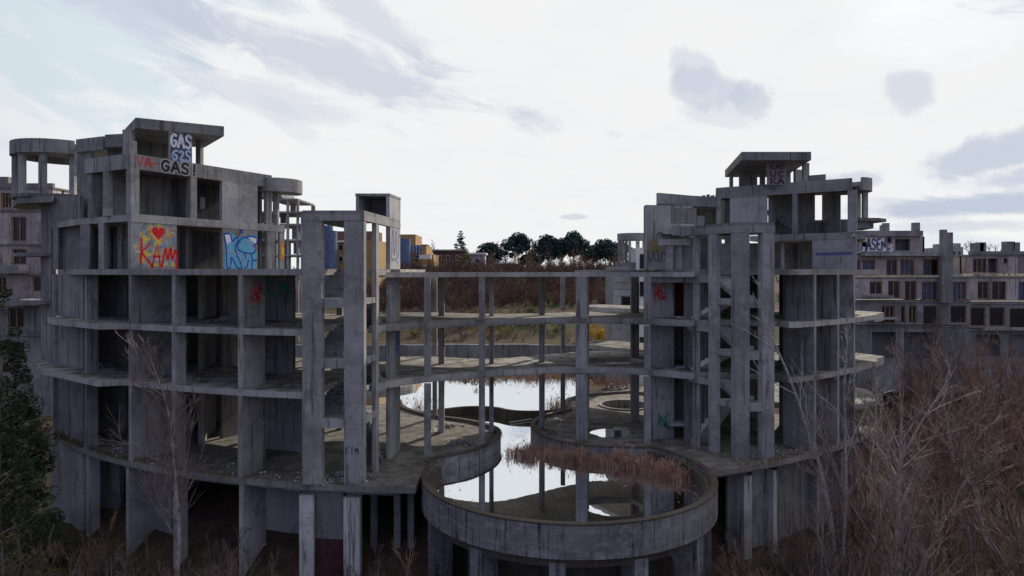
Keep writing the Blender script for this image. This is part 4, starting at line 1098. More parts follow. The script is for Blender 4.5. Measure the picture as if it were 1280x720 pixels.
reeds('reeds', [(-8.7, 49.6), (-7, 49.0), (-5.4, 49.8)], 330, .22, .5, 1.5, 5, -10.35)
reeds('reeds', [(2.6, 49.6), (3.8, 50.2)], 260, .25, .5, 1.5, 6, -10.35)
reeds('reeds', [(7.2, 62), (8.6, 61), (10.5, 58.6)], 700, .5, .3, 1.0, 7, -10.2)

WEED = basic('dry_weeds', (.15, .115, .05), .9, .5, 2)
reeds('weeds', [pol(a, 34.85) for a in range(-46, -4, 2)], 900, .12, .05, .30, 11, L0 - .02, WEED)
reeds('weeds', [pol(a, 34.85) for a in range(25, 48, 2)], 500, .12, .05, .30, 12, L0 - .02, WEED)
reeds('weeds', LI[4:30], 420, .16, .05, .28, 13, L0 - .02, WEED)
reeds('weeds', [(7, 39), (3.2, 40.2), (2.0, 43), (4.5, 47), (5, 50)], 420, .25, .04, .25, 14, L0 - .02, WEED)

# ------------------------------------------------------------------ far rim of the pool and the neighbouring ruins
def retaining():
    r = thing('retaining_wall', (-2, 80.5, -11), 'long stained retaining wall behind the far end of the pool', 'wall')
    x = -46.0; rr = random.Random(5); i = 0
    while x < 44:
        w = 2.4
        MB().para((x, 80.2 + rr.uniform(-.05, .05)), (w - .05, 0), (0, .5), -13, -8.55 + rr.uniform(-.05, .05)).build('panel', CON_D, r)
        x += w
    MB().para((-46, 80.72), (90, 0), (0, .4), -13, -8.7).build('backing', CON_D, r)
retaining()
lobe = MB().prism(smooth([(-26, 56), (-12, 57.5), (-9.2, 58.8), (-8.4, 61), (-9.6, 63.5), (-14, 65), (-26, 66), (-26, 56)], 2), L0 - .5, L0 - .05)
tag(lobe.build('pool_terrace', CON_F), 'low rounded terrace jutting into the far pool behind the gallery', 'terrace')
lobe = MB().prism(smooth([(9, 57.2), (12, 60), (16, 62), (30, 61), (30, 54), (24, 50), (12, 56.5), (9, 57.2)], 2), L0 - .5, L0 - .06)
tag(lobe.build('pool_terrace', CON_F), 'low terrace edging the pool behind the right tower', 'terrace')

def window(r, x0, x1, y, z0, z1, wood=WOOD, pane=PANE_D, mull=1, dep=.16, fw=.10):
    mb = MB(); f = fw
    mb.para((x0, y), (f, 0), (0, dep), z0, z1); mb.para((x1 - f, y), (f, 0), (0, dep), z0, z1)
    mb.para((x0 + f, y), (x1 - x0 - 2 * f, 0), (0, dep), z0, z0 + f); mb.para((x0 + f, y), (x1 - x0 - 2 * f, 0), (0, dep), z1 - f, z1)
    w = mb.build('window', wood, r)
    for k in range(mull):
        xm = x0 + (x1 - x0) * (k + 1) / (mull + 1)
        MB().para((xm - .05, y + .02), (.1, 0), (0, dep - .04), z0 + f, z1 - f).build('mullion', wood, w)
    MB().para((x0 + f, y + dep - .05), (x1 - x0 - 2 * f, 0), (0, .03), z0 + f, z1 - f).build('pane', pane, w)
    return w
def facade(r, D, x0, x1, y0, y1, wins, mat, dep=7.0, wt=.35):
    """one storey between picture heights y0 (top) and y1 (bottom) of a wall D metres away; openings get real reveals"""
    z1, z0 = Z(y0, D), Z(y1, D)
    xs = [X(x0, D)]
    for w in sorted(wins):
        a, b, wa, wbm = w[0], w[1], w[2], w[3]
        xa, xb = X(a, D), X(b, D); za, zb = Z(wbm, D), Z(wa, D)
        if xa > xs[-1] + .02: MB().para((xs[-1], D), (xa - xs[-1], 0), (0, wt), z0, z1).build('wall', mat, r)
        if za > z0 + .05: MB().para((xa, D), (xb - xa, 0), (0, wt), z0, za).build('wall', mat, r)
        if zb < z1 - .05: MB().para((xa, D), (xb - xa, 0), (0, wt), zb, z1).build('wall', mat, r)
        kind = w[4] if len(w) > 4 else 'd'
        if kind != 'o': window(r, xa + .003, xb - .003, D + .1, za + .003, zb - .003, WOOD, PANE_B if kind == 'b' else PANE_D, w[5] if len(w) > 5 else 1)
        xs.append(xb)
    xe = X(x1, D)
    if xe > xs[-1] + .02: MB().para((xs[-1], D), (xe - xs[-1], 0), (0, wt), z0, z1).build('wall', mat, r)
    MB().para((X(x0, D), D + wt + .9), (xe - X(x0, D), 0), (0, .25), z0, z1).build('inner_wall', CON_D, r)
    MB().para((X(x0, D) - .1, D - .12), (xe - X(x0, D) + .2, 0), (0, dep), z1, z1 + .16).build('floor_slab', CON_D, r)
    for xx in (X(x0, D), xe - .25):
        MB().para((xx, D + wt + .003), (.25, 0), (0, dep - wt), z0, z1 - .003).build('side_wall', mat, r)

def left_flats():
    D = 62
    r = thing('unfinished_flats', (X(20, D), D + 4, -13.5), 'unfinished flats with pinkish walls and yellow wood windows at the left edge', 'building')
    facade(r, D, -60, 66, 236, 262, [(1, 14, 241, 260, 'd', 2), (-30, -18, 241, 260)], BRICKY)
    facade(r, D, -60, 66, 264.5, 305, [(14, 33, 271, 302, 'd', 1), (-25, -8, 271, 302)], BRICKY)
    facade(r, D, -60, 66, 307, 342, [(15, 33, 311, 331, 'd', 1), (-25, -8, 311, 338)], BRICKY)
    facade(r, D, -60, 66, 344, 376, [(-4, 8, 346, 374, 'd', 1), (40, 55, 345, 365, 'd', 0)], BRICKY)
    facade(r, D, -60, 66, 378.5, 418, [(10, 30, 384, 410), (-25, -8, 384, 410)], CON_D)
    facade(r, D, -60, 66, 420, 520, [(10, 30, 428, 450, 'o')], CON_D)
    MB().para((X(-60, D), D), (X(66, D) - X(-60, D), 0), (0, .3), Z(236, D) + .163, Z(229, D)).build('parapet', CON_D, r)
    for px, w in ((-30, 1.0), (2, .8), (8, 1.1)):
        o = MB().box((X(px, D + 1), D + 1), w, w, Z(229, D) - .4, Z(220, D)); o.build('chimney', CON_D, r)
    for y0, a, b in ((332, 10, 36), (317, -14, 2), (372, 14, 52)):
        MB().para((X(a, D), D - 1.3), (X(b, D) - X(a, D), 0), (0, .15), Z(y0 + 9, D), Z(y0, D)).build('balcony_parapet', CON_D, r)
        MB().para((X(a, D), D - 1.147), (X(b, D) - X(a, D), 0), (0, 1.0), Z(y0 + 9, D), Z(y0 + 7, D)).build('balcony_floor', CON_D, r)
left_flats()

def right_flats():
    D = 75
    r = thing('unfinished_flats', (X(1140, D), D + 4, -13), 'long unfinished flats with blue filmed windows and chimneys beyond the right tower', 'building')
    facade(r, D, 1058, 1150, 295.5, 315, [(1109, 1115, 297, 303.5, 'o'), (1119, 1138, 299, 313, 'o')], BRICKY)
    f = Face((X(1075, D), D), (X(1108, D), D), Z(315, D), Z(296, D), .01)
    MBp = patch(f, [(.02, .05), (.98, .05), (.98, .93), (.02, .93)]); MBp.build('white_fill', P_WHITE, r)
    strokes(f, word('MASEN', .05, .99, .14, .86), .20, .02).build('grey_lettering', paint('slate_spray', (.12, .13, .2)), r)
    f2 = Face((X(1109, D), D), (X(1118, D), D), Z(315, D), Z(305, D), .01)
    strokes(f2, word('6', .1, .9, .1, .9), .2, .02).build('white_lettering', P_WHITE, r)
    facade(r, D, 1058, 1180, 317.5, 344.5, [(1062, 1076, 325, 344, 'b'), (1078, 1094, 325, 344, 'b'), (1108, 1122, 324, 344, 'd', 1), (1125, 1143, 324, 344, 'b', 2), (1154, 1174, 323.5, 344.5, 'd', 1)], BRICKY)
    facade(r, D, 1058, 1212, 347.5, 374, [(1087, 1103, 352, 368, 'd', 1), (1110, 1125, 351, 373, 'd', 1), (1131, 1146, 351, 376, 'd', 1), (1152, 1173, 352, 376, 'b', 2), (1190, 1208, 352, 375, 'b', 2)], BRICKY)
    facade(r, D, 1058, 1212, 378, 406, [(1102, 1118, 382, 404, 'd', 2), (1126, 1132, 382, 404, 'd', 0), (1136, 1146, 382, 404), (1154, 1172, 382, 406, 'd', 0), (1188, 1208, 382, 404, 'd', 0)], CON_D)
    facade(r, D, 1058, 1212, 409, 490, [(1090, 1120, 415, 448, 'o'), (1130, 1170, 415, 448, 'o')], CON_D)
    MB().para((X(1058, D), D - .3), (X(1152, D) - X(1058, D), 0), (0, .3), Z(296, D) + .05, Z(288.5, D)).build('parapet', CON, r)
    MB().para((X(1075, D), D - .6), (X(1180, D) - X(1075, D), 0), (0, .47), Z(320, D), Z(315.5, D)).build('balcony_floor', CON, r)
    for px, w, y in ((1107, 9, 279), (1102, 5, 281.5), (1144.5, 10, 278.5)):
        cx = X(px, D + 2); hw = w / F * D / 2
        MB().prism(circ(cx, D + 2, hw, 0, 330, 11), Z(296, D) + .163, Z(y, D + 2)).build('chimney', CON_D, r)
    MB().box((X(1157, D), D + 1.2), .9, .5, Z(315, D), Z(295, D)).build('stair_head', CON, r)
    MB().box((X(1161, D), D + 1.2), .18, .5, Z(315, D), Z(295, D)).build('stair_head', CON, r)
    for px, w, y in ((1179, 6.5, 287.5), (1186, 7, 291)):
        MB().box((X(px, D - .6), D - .6), w / F * D, .5, Z(378, D), Z(y, D)).build('pilaster', CON_D, r)
    for px, y in ((1104, 369), (1112, 396)):
        MB().para((X(px - 26, D), D - 1.2), (X(px + 6, D) - X(px - 26, D), 0), (0, 1.07), Z(y + 2.5, D), Z(y, D)).build('balcony_floor', CON, r)
    D = 76
    r = thing('unfinished_flats', (X(1250, D), D + 4, -13), 'lower unfinished block with wooden window strips at the right edge', 'building')
    facade(r, D, 1211, 1272, 320, 342, [(1216, 1234, 323, 341, 'd', 2), (1235, 1247, 323, 341, 'o'), (1255, 1260, 323, 329, 'o')], BRICKY)
    facade(r, D, 1272, 1360, 316, 342, [(1290, 1310, 322, 341)], CON_D)
    facade(r, D, 1211, 1360, 347, 376, [(1222, 1236, 352, 374, 'd', 1), (1240, 1258, 351.5, 375, 'd', 1), (1273, 1300, 352, 376, 'b', 2)], BRICKY)
    facade(r, D, 1211, 1360, 380, 410, [(1213, 1232, 384, 408, 'd', 0), (1237, 1256, 384, 408, 'd', 0), (1262, 1300, 385, 412, 'd', 0)], CON_D)
    facade(r, D, 1211, 1360, 413, 492, [(1220, 1250, 418, 446, 'o'), (1262, 1300, 418, 446, 'o')], CON_D)
    MB().para((X(1211, D), D - .2), (X(1360, D) - X(1211, D), 0), (0, .3), Z(320, D) + .163, Z(314, D)).build('parapet', CON_D, r)
    for px, w, y in ((1221, 12, 304), (1226, 8, 303), (1260, 11, 302), (1268, 8, 303)):
        MB().box((X(px, D + 2), D + 2), w / F * D, .8, Z(320, D) + .163, Z(y, D + 2)).build('chimney', CON_D, r)
    MB().para((X(1222, D), D - 1.2), (X(1280, D) - X(1222, D), 0), (0, 1.07), Z(412, D), Z(409, D)).build('balcony_floor', CON, r)
right_flats()

def turret():
    D = 66
    r = thing('turret_block', (X(792, D), D, -11), 'pale concrete block with a round columned turret behind the gallery', 'building')
    x0, x1 = X(768, D), X(795, D)
    for i in range(9):
        z0 = -11 + i * .95 if i else -13; z1 = -11 + (i + 1) * .95 - .03
        if i in (5, 7): continue
    ys = [450, 404, 388, 366, 348, 330]
    MB().para((x0, D), (x1 - x0, 0), (0, .3), -13, Z(404, D)).build('wall', CON_L, r)
    MB().para((x0, D), (X(776, D) - x0, 0), (0, .3), Z(404, D), Z(370, D)).build('wall', CON_L, r)
    MB().para((X(790, D), D), (x1 - X(790, D), 0), (0, .3), Z(404, D), Z(370, D)).build('wall', CON_L, r)
    MB().para((X(776, D), D), (X(790, D) - X(776, D), 0), (0, .3), Z(404, D), Z(386, D)).build('wall', CON_L, r)
    window(r, X(776, D), X(790, D), D + .1, Z(386, D), Z(370, D), CON_D, PANE_D, 0)
    for ya, yb in ((370, 362), (362, 353), (353, 343), (343, 333)):
        MB().para((x0, D), (x1 - x0, 0), (0, .3), Z(ya, D) + .02, Z(yb, D) - .02).build('panel', CON_L, r)
    MB().para((x0, D + .303), (.3, 0), (0, 6), -13, Z(333, D) - .02).build('side_wall', CON_D, r)
    MB().para((x1, D + .303), (-.3, 0), (0, 6), -13, Z(333, D) - .02).build('side_wall', CON_D, r)
    MB().para((x0 + .303, D + 1.0), (x1 - x0 - .606, 0), (0, .2), -13, Z(333, D) - .02).build('inner_wall', CON_D, r)
    c = (X(792, D + 1.5), D + 1.6)
    MB().prism(circ(c[0], c[1], 1.75, 0, 345, 23), Z(333, D) - .017, Z(328, D)).build('turret_floor', CON_D, r)
    MB().prism(circ(c[0], c[1], 1.6, 0, 345, 23), Z(299.5, D), Z(291, D)).build('turret_roof', CON_L, r)
    for a in (185, 215, 245, 275, 305, 150, 110, 60, 20):
        MB().box((c[0] + 1.4 * cos(radians(a)), c[1] + 1.4 * sin(radians(a))), .24, .24, Z(328, D) + .003, Z(299.5, D) - .003).build('column', CON_L, r)
    MB().para((X(797, D - 1), D - 1), (X(812, D) - X(797, D), 0), (0, 4), -13, Z(310, D)).build('annexe_wall', WHITE, r)
    for ya in (318, 352, 386, 420):
        MB().para((X(800, D - 1.1), D - 1.1), (.6, 0), (0, .09), Z(ya + 18, D), Z(ya, D)).build('window', PANE_D, r)
turret()

def bg_frame():
    D = 84
    r = thing('skeleton_building', (X(358, D), D + 3, -12), 'bare concrete frame with open storeys glimpsed beyond the left tower', 'building')
    x0, x1 = X(300, D), X(379, D)
    for y in (248, 264, 279.5, 299, 318, 340):
        xa = X(336, D) if y < 260 else x0
        MB().para((xa, D), (X(372 if y < 260 else 380, D) - xa, 0), (0, 7), Z(y + 2.2, D), Z(y, D)).build('floor_slab', CON, r)
    MB().para((X(320, D), D), (X(352, D) - X(320, D), 0), (0, 5), Z(247, D), Z(240, D)).build('parapet', CON, r)
    for px in (342, 359, 371.5, 377):
        MB().box((X(px, D), D + .25), .28, .3, -13, Z(264 if px > 372 else 250.3, D)).build('column', CON_L if px > 356 else CON, r)
    for a, b, y0, y1 in ((345, 352, 264, 278), (360, 371, 281, 298), (362, 373, 301, 317), (343, 358, 301, 338), (300, 340, 266, 278), (300, 340, 282, 338)):
        MB().para((X(a, D), D + 1.5), (X(b, D) - X(a, D), 0), (0, .25), Z(y1, D), Z(y0 + 2.3, D)).build('wall', CON_D, r)
    for a, b in ((343, 350), (371, 376)):
        MB().para((X(a, D), D + 6), (X(b, D) - X(a, D), 0), (0, .25), Z(262, D), Z(251, D)).build('wall', CON_D, r)
bg_frame()

def far_blocks():
    def block(r, x0, x1, yt, D, dep, mat, yb=345): return MB().para((X(x0, D), D), (X(x1, D) - X(x0, D), 0), (0, dep), Z(yb, D) - 8, Z(yt, D)).build('wall', mat, r)
    def win(r, a, b, y0, y1, D, m=PANE_D):
        f = MB().para((X(a, D), D - .12), (X(b, D) - X(a, D), 0), (0, .117), Z(y1, D), Z(y0, D)).build('window', WHITE, r)
        MB().para((X(a + .35, D), D - .15), (X(b - .35, D) - X(a + .35, D), 0), (0, .027), Z(y1 - .4, D), Z(y0 + .4, D)).build('pane', m, f)
    D = 170
    r = thing('apartment_block', (X(522, D), D + 6, 0), 'ochre apartment block with blue glazing on the skyline right of the stair tower', 'building')
    block(r, 499, 519.5, 293, D, 12, YELLOW); block(r, 520, 533, 307, D - 2, 12, YELLOW); block(r, 533.5, 542, 318, D - 1, 12, YELLOW)
    block(r, 527, 534, 305.5, D + 11, 6, BROWNB)
    for y in (309, 323, 335): win(r, 518, 523, y + .5, y + 4.5, D - 2)
    MB().para((X(509, D - 3), D - 3.5), (X(527, D) - X(509, D), 0), (0, .6), Z(317, D), Z(307, D)).build('glazed_balcony', BLUEN, r)
    for px in (512, 516, 520, 524): MB().box((X(px, D - 4), D - 3.62), .1, .1, Z(317, D), Z(307, D)).build('mullion', WHITE, r)
    for y in (319, 331):
        MB().para((X(527, D), D - 4), (X(541, D) - X(527, D), 0), (0, 1.0), Z(y + 5, D), Z(y, D)).build('balcony', WHITE, r)
    for y in (318.5, 331): win(r, 519, 524, y, y + 5, D - 2, PANE_B)
    MB().prism(circ(X(505, D - 6), D - 6, 1.6, 0, 345, 23), Z(345, D) - 6, Z(300, D)).build('netted_drum', BLUEN, r)
    D = 120
    r = thing('apartment_block', (X(420, D), D + 6, 0), 'ochre apartment block with blue netted drum seen through the stair tower', 'building')
    block(r, 416, 470, 300, D, 12, YELLOW, 350); block(r, 395, 470, 289, D + 6, 6, BROWNB, 350)
    MB().prism(circ(X(410, D - 3), D - 3, 1.55, 0, 345, 23), -10, Z(290, D)).build('netted_drum', BLUEN, r)
    MB().prism(circ(X(409, D - 3), D - 3, 1.0, 0, 345, 23), Z(290, D) + .003, Z(283.5, D)).build('drum_cap', BLUEN, r)
    MB().para((X(417, D), D - .8), (X(440, D) - X(417, D), 0), (0, .797), Z(303, D), Z(301, D)).build('balcony', WHITE, r)
    for y in (306, 320): win(r, 424, 429, y, y + 7, D)
    D = 190
    r = thing('low_house', (X(562, D), D + 5, 0), 'low brown house with dark windows beside the ochre block on the skyline', 'house')
    block(r, 542, 581, 314, D, 12, BROWNB)
    MB().para((X(540, D), D - 1), (X(583, D) - X(540, D), 0), (0, 14), Z(314, D) + .003, Z(312, D)).build('roof', CON_D, r)
    for px in (548, 558, 570): win(r, px, px + 4, 319, 326, D)
    D = 205
    r = thing('low_house', (X(596, D), D + 5, 0), 'pale grey low house half hidden by the skyline conifers', 'house')
    block(r, 578, 606, 318, D, 12, GREYB)
    MB().para((X(576, D), D - 1), (X(608, D) - X(576, D), 0), (0, 14), Z(318, D) + .003, Z(316, D)).build('roof', WHITE, r)
    for px in (584, 594): win(r, px, px + 5, 323, 329, D)
    D = 200
    r = thing('low_house', (X(640, D), D + 5, 0), 'small white roofed house low among the skyline pines', 'house')
    block(r, 620, 655, 330, D, 10, BROWNB)
    MB().para((X(618, D), D - 1), (X(645, D) - X(618, D), 0), (0, 12), Z(330, D) + .003, Z(328, D)).build('roof', WHITE, r)
    win(r, 630, 635, 333, 338, D)
    D = 140
    r = thing('distant_ruin', (X(1193, D), D + 4, 0), 'hazy far ruin between the two right hand blocks', 'building')
    block(r, 1180, 1204, 309, D, 8, CON, 345); block(r, 1188, 1201, 304, D + 2, 6, CON, 345)
    for px in (1190, 1197): win(r, px, px + 4, 313, 320, D)
far_blocks()

# ------------------------------------------------------------------ vegetation
def grow(seed, H, r0, lean=(0, 0), first=.25, n1=14, len1=.42, up=.75, sub=5, sub2=3, wander=.10, twig_r=.009, stems=1, spread=.25, lite=False):
    """bare tree: returns (trunk, branches) shape collectors around the origin"""
    r = random.Random(seed); tk, br = MB(), MB(); tk.smooth = br.smooth = True
    def path(p, d, L, n, w):
        pts = [p.copy()]
        for i in range(n):
            d = (d + Vector((r.gauss(0, w), r.gauss(0, w), r.gauss(.02, w * .6)))).normalized()
            p = p + d * (L / n); pts.append(p.copy())
        return pts
    def side(d, up_):
        a = r.uniform(0, 2 * pi); v = Vector((cos(a), sin(a), 0)); v = (v - d * v.dot(d))
        v = v.normalized() if v.length > .01 else Vector((1, 0, 0))
        return (v * (1 - up_) + d * up_ * .9 + Vector((0, 0, up_ * .35))).normalized()
    for s in range(stems):
        sp = 0 if stems == 1 else spread
        d0 = Vector((lean[0] + r.gauss(0, sp), lean[1] + r.gauss(0, sp), 1)).normalized()
        h = H * (1 if s == 0 else r.uniform(.55, .95))
        pts = path(Vector((r.gauss(0, sp * .3), r.gauss(0, sp * .3), -.3)), d0, h, 5 if lite else 12, wander * .55)
        n = len(pts) - 1
        rad = [r0 * (1 if s == 0 else .75) * (1 - i / n) ** .85 + twig_r for i in range(n + 1)]
        tk.tube(pts, rad, 3 if lite else 7)
        for k in range(n1):
            f = first + (1 - first) * (k + r.random()) / n1; i = min(n - 1, int(f * n)); t = f * n - i
            p = pts[i].lerp(pts[i + 1], t); d = (pts[i + 1] - pts[i]).normalized()
            L = h * len1 * (1.05 - .75 * (f - first) / (1 - first)) * r.uniform(.6, 1.1)
            if lite:
                b = path(p, side(d, up * r.uniform(.55, 1)), L, 3, wander)
                br.tube(b, [twig_r * 1.1, twig_r, twig_r * .8, twig_r * .4], 3)
                for q in range(sub):
                    j = r.randint(0, 2); c = path(b[j], side((b[j + 1] - b[j]).normalized(), .62), L * r.uniform(.3, .6), 2, wander * 1.3)
                    br.tube(c, [twig_r * .8, twig_r * .6, twig_r * .3], 3)
                continue
            b = path(p, side(d, up * r.uniform(.55, 1)), L, 6, wander)
            rb = max(twig_r, (rad[i] * .42))
            br.tube(b, [rb * (1 - j / 6.3) + twig_r * .6 for j in range(7)], 4)
            for q in range(sub):
                j = r.randint(1, 5); d2 = (b[j + 1] - b[j]).normalized()
                L2 = L * r.uniform(.25, .55)
                c = path(b[j], side(d2, .62), L2, 4, wander * 1.3)
                br.tube(c, [max(twig_r, rb * .45) * (1 - m / 4.6) + twig_r * .35 for m in range(5)], 3)
                for q2 in range(sub2):
                    m = r.randint(1, 3); d3 = (c[m + 1] - c[m]).normalized()
                    e = path(c[m], side(d3, .6), L2 * r.uniform(.3, .6), 3, wander * 1.4)
                    br.tube(e, [twig_r * .8, twig_r * .7, twig_r * .5, twig_r * .3], 3)
    return tk, br

PROTO = {}
def proto(key, mats, **kw):
    tk, br = grow(**kw)
    PROTO[key] = (tk.mesh('trunk', mats[0]), br.mesh('branches', mats[1]))
def place(key, name, x, y, label, cat, group=None, s=1.0, rot=None, zb=None, tilt=0.0, rr=random.Random(99)):
    z = ground_z(x, y) if zb is None else zb
    o = thing(name, (x, y, z), label, cat, group)
    o.rotation_euler = (rr.gauss(0, .03) + tilt, rr.gauss(0, .03), rr.uniform(0, 6.28) if rot is None else rot)
    o.scale = (s * rr.uniform(.9, 1.1), s * rr.uniform(.9, 1.1), s)
    for nm, me in zip(('trunk', 'branches'), PROTO[key]):
        c = bpy.data.objects.new(nm, me); COL.objects.link(c); c.parent = o
    return o

proto('birch', (BARK_P, BARK), seed=3, H=10.5, r0=.10, n1=34, len1=.36, up=.74, sub=7, sub2=4, first=.22, twig_r=.008)
proto('sapling', (BARK_P, BARK_P), seed=8, H=11.0, r0=.075, n1=9, len1=.28, up=.85, sub=3, sub2=2, first=.40, wander=.13, twig_r=.011, stems=2, spread=.035)
proto('spread', (BARK, BARK), seed=21, H=9.0, r0=.17, n1=20, len1=.50, up=.62, sub=7, sub2=4, first=.25, wander=.14, twig_r=.010)
proto('spread2', (BARK, BARK), seed=33, H=9.5, r0=.16, n1=18, len1=.46, up=.66, sub=7, sub2=4, first=.28, wander=.16, twig_r=.010)
proto('upright', (BARK, BARK), seed=71, H=10, r0=.14, n1=18, len1=.40, up=.84, sub=6, sub2=3, first=.2, wander=.13, twig_r=.008, stems=2, spread=.12)
proto('thick1', (TWIG_D, TWIG), seed=41, H=6.8, r0=.05, n1=10, len1=.40, up=.8, sub=6, sub2=3, first=.12, twig_r=.009, stems=4, spread=.16)
proto('thick2', (TWIG_D, TWIG), seed=42, H=6.2, r0=.05, n1=11, len1=.44, up=.74, sub=6, sub2=3, first=.15, twig_r=.009, stems=3, spread=.2)
proto('thick3', (BARK, TWIG_D), seed=43, H=7.4, r0=.06, n1=13, len1=.38, up=.8, sub=6, sub2=3, first=.2, twig_r=.009, stems=2, spread=.14)
proto('shrub1', (TWIG_D, TWIG_D), seed=51, H=3.6, r0=.025, n1=7, len1=.45, up=.8, sub=5, sub2=2, first=.1, twig_r=.008, stems=7, spread=.28)
proto('shrub2', (TWIG, TWIG), seed=52, H=3.2, r0=.025, n1=7, len1=.45, up=.75, sub=5, sub2=2, first=.1, twig_r=.008, stems=7, spread=.3)

# the trees one can tell apart
def gz(x, y): return ground_z(x, y)
place('birch', 'bare_birch', X(221, 30), 30, 'slender bare birch with pale twigs in front of the left tower', 'tree', s=1.17, rot=.4, zb=-15.0)
place('sapling', 'bare_sapling', X(1050, 31), 31, 'pale whippy bare sapling standing against the right tower', 'tree', s=1.42, rot=2.0)
place('sapling', 'bare_sapling', X(1075, 32), 32, 'thin pale sapling close behind the whippy sapling by the right tower', 'tree', s=1.15, rot=4.6)
place('upright', 'bare_tree', X(1112, 25), 25, 'bare forked tree with thin upright limbs low in the right foreground', 'tree', s=1.22, rot=.9, zb=-15.2)
place('spread2', 'bare_tree', X(1262, 25), 25, 'bare tree with arching pale limbs at the right edge', 'tree', s=1.32, rot=2.6, zb=-15.2)
place('spread', 'bare_tree', X(1190, 36), 36, 'bare grey tree between the forked tree and the right edge tree', 'tree', s=1.1, rot=3.9)
place('upright', 'bare_tree', X(1024, 29), 29, 'low slim bare tree in front of the right end of the podium', 'tree', s=.62, rot=1.1)
place('spread', 'bare_tree', X(1243, 92), 92, 'tall bare tree standing behind the lower flats on the right', 'tree', s=1.95, rot=1.9)
place('spread2', 'bare_tree', X(1275, 95), 95, 'thin bare tree at the far right behind the lower flats', 'tree', s=1.75, rot=.2)
place('upright', 'bare_tree', X(1092, 32), 32, 'pinkish bare upright tree left of the forked tree', 'tree', s=1.12, rot=3.3)
place('birch', 'bare_tree', X(1158, 29), 29, 'fine twigged bare tree just right of the forked tree', 'tree', s=1.02, rot=5.0)
place('upright', 'bare_tree', X(1218, 33), 33, 'pinkish bare upright tree just left of the right edge tree', 'tree', s=1.2, rot=1.7)
rr = random.Random(17)
n = 0
KIND = {'thick1': 'many-stemmed red-brown bare tree', 'thick2': 'wide red-brown bare tree', 'thick3': 'tall grey-brown bare tree'}
while n < 50:
    px = rr.uniform(1052, 1360); D = rr.uniform(26, 70) if n < 46 else rr.uniform(22, 27)
    if n >= 46: px = rr.uniform(960, 1330)
    x = X(px, D)
    if sqrt((x - CX) ** 2 + (D - CY) ** 2) < 36.2: continue
    k = rr.choice(('thick1', 'thick2', 'thick3', 'thick1'))
    where = 'close beside the right tower' if px < 1120 else 'in front of the long flats' if px < 1210 else 'in front of the lower right block'
    deep = 'in the foreground' if D < 34 else 'midway back' if D < 50 else 'far back'
    place(k, 'bare_thicket_tree', x, D, KIND[k] + ' ' + deep + ' ' + where, 'tree', 'thicket of bare young trees on the right', s=rr.uniform(1.05, 1.7) * (.55 if n >= 46 else 1), rr=rr)
    n += 1
n = 0
while n < 26:
    px = rr.uniform(905, 1060); D = rr.uniform(25, 33)
    x = X(px, D)
    if sqrt((x - CX) ** 2 + (D - CY) ** 2) < 36 or sqrt((x - BC[0]) ** 2 + (D - BC[1]) ** 2) < 8: continue
    place(rr.choice(('shrub1', 'shrub2')), 'bare_shrub', x, D, 'bare brown shrub at the foot of the right tower ' + ('next to the basin' if px < 960 else 'under the worn white columns' if px < 1010 else 'at its far end'), 'shrub', 'shrubs at the foot of the right tower', s=rr.uniform(.9, 1.5), rr=rr); n += 1
n = 0
while n < 46:
    px = rr.uniform(-20, 520); D = rr.uniform(25, 33.2)
    x = X(px, D)
    if sqrt((x - CX) ** 2 + (D - CY) ** 2) < 35.6: continue
    place(rr.choice(('shrub1', 'shrub2', 'shrub1')), 'bare_shrub', x, D, 'bare grey-brown shrub ' + ('below the evergreens at the left edge' if px < 70 else 'in front of the left end of the podium' if px < 200 else 'around the slender birch' if px < 300 else 'before the maroon boards' if px < 440 else 'in front of the open podium bay left of the basin'), 'shrub', 'shrubs at the foot of the left tower', s=rr.uniform(.75, 1.5), rr=rr); n += 1
for px, D, s in ((540, 24.5, 1.15), (565, 25.2, 1.05), (590, 24.8, .95), (640, 24.2, .85), (505, 26, 1.1), (668, 24.6, .8), (700, 23.8, .7), (800, 24, .62)):
    place(rr.choice(('shrub1', 'shrub2')), 'bare_shrub', X(px, D), D, 'bare twiggy shrub growing against the front of the round basin', 'shrub', 'shrubs in front of the basin', s=s, rr=rr)

# low undergrowth under the trees: one mass of stalks and seed heads
def undergrowth(name, mat, seed, N, hs):
    r = random.Random(seed); mb = MB()
    n = 0
    while n < N:
        D = r.uniform(24, 62); px = r.uniform(-30, 1320)
        x = X(px, D); d = sqrt((x - CX) ** 2 + (D - CY) ** 2)
        if d < 35.4 or sqrt((x - BC[0]) ** 2 + (D - BC[1]) ** 2) < 7.3: continue
        if 100 < px < 880 and D > 36: continue
        if hs < 1 and noise.noise((x * .12, D * .12, 9)) < -.05: n += .2; continue
        z = ground_z(x, D); h = hs * r.uniform(.4, 1.5) * (.7 + .8 * abs(noise.noise((x * .3, D * .3, 5)))); w = r.uniform(.008, .02); a = r.uniform(0, pi)
        lx, ly = r.gauss(0, .3) * h, r.gauss(0, .3) * h; ux, uy = cos(a) * w, sin(a) * w; b = len(mb.v)
        for f, wf in ((0, 1), (.6, .8), (1, .3)):
            mb.v += [(x + lx * f * f - ux * wf, D + ly * f * f - uy * wf, z + h * f), (x + lx * f * f + ux * wf, D + ly * f * f + uy * wf, z + h * f)]
        mb.f += [(b, b + 1, b + 3, b + 2), (b + 2, b + 3, b + 5, b + 4)]
        n += 1
    o = mb.build(name, mat); o['kind'] = 'stuff'
undergrowth('undergrowth', TWIG_D, 23, 12000, 1.0)
undergrowth('grass', basic('rough_winter_grass', (.135, .14, .045), .9, .5, .5), 24, 24000, .6)

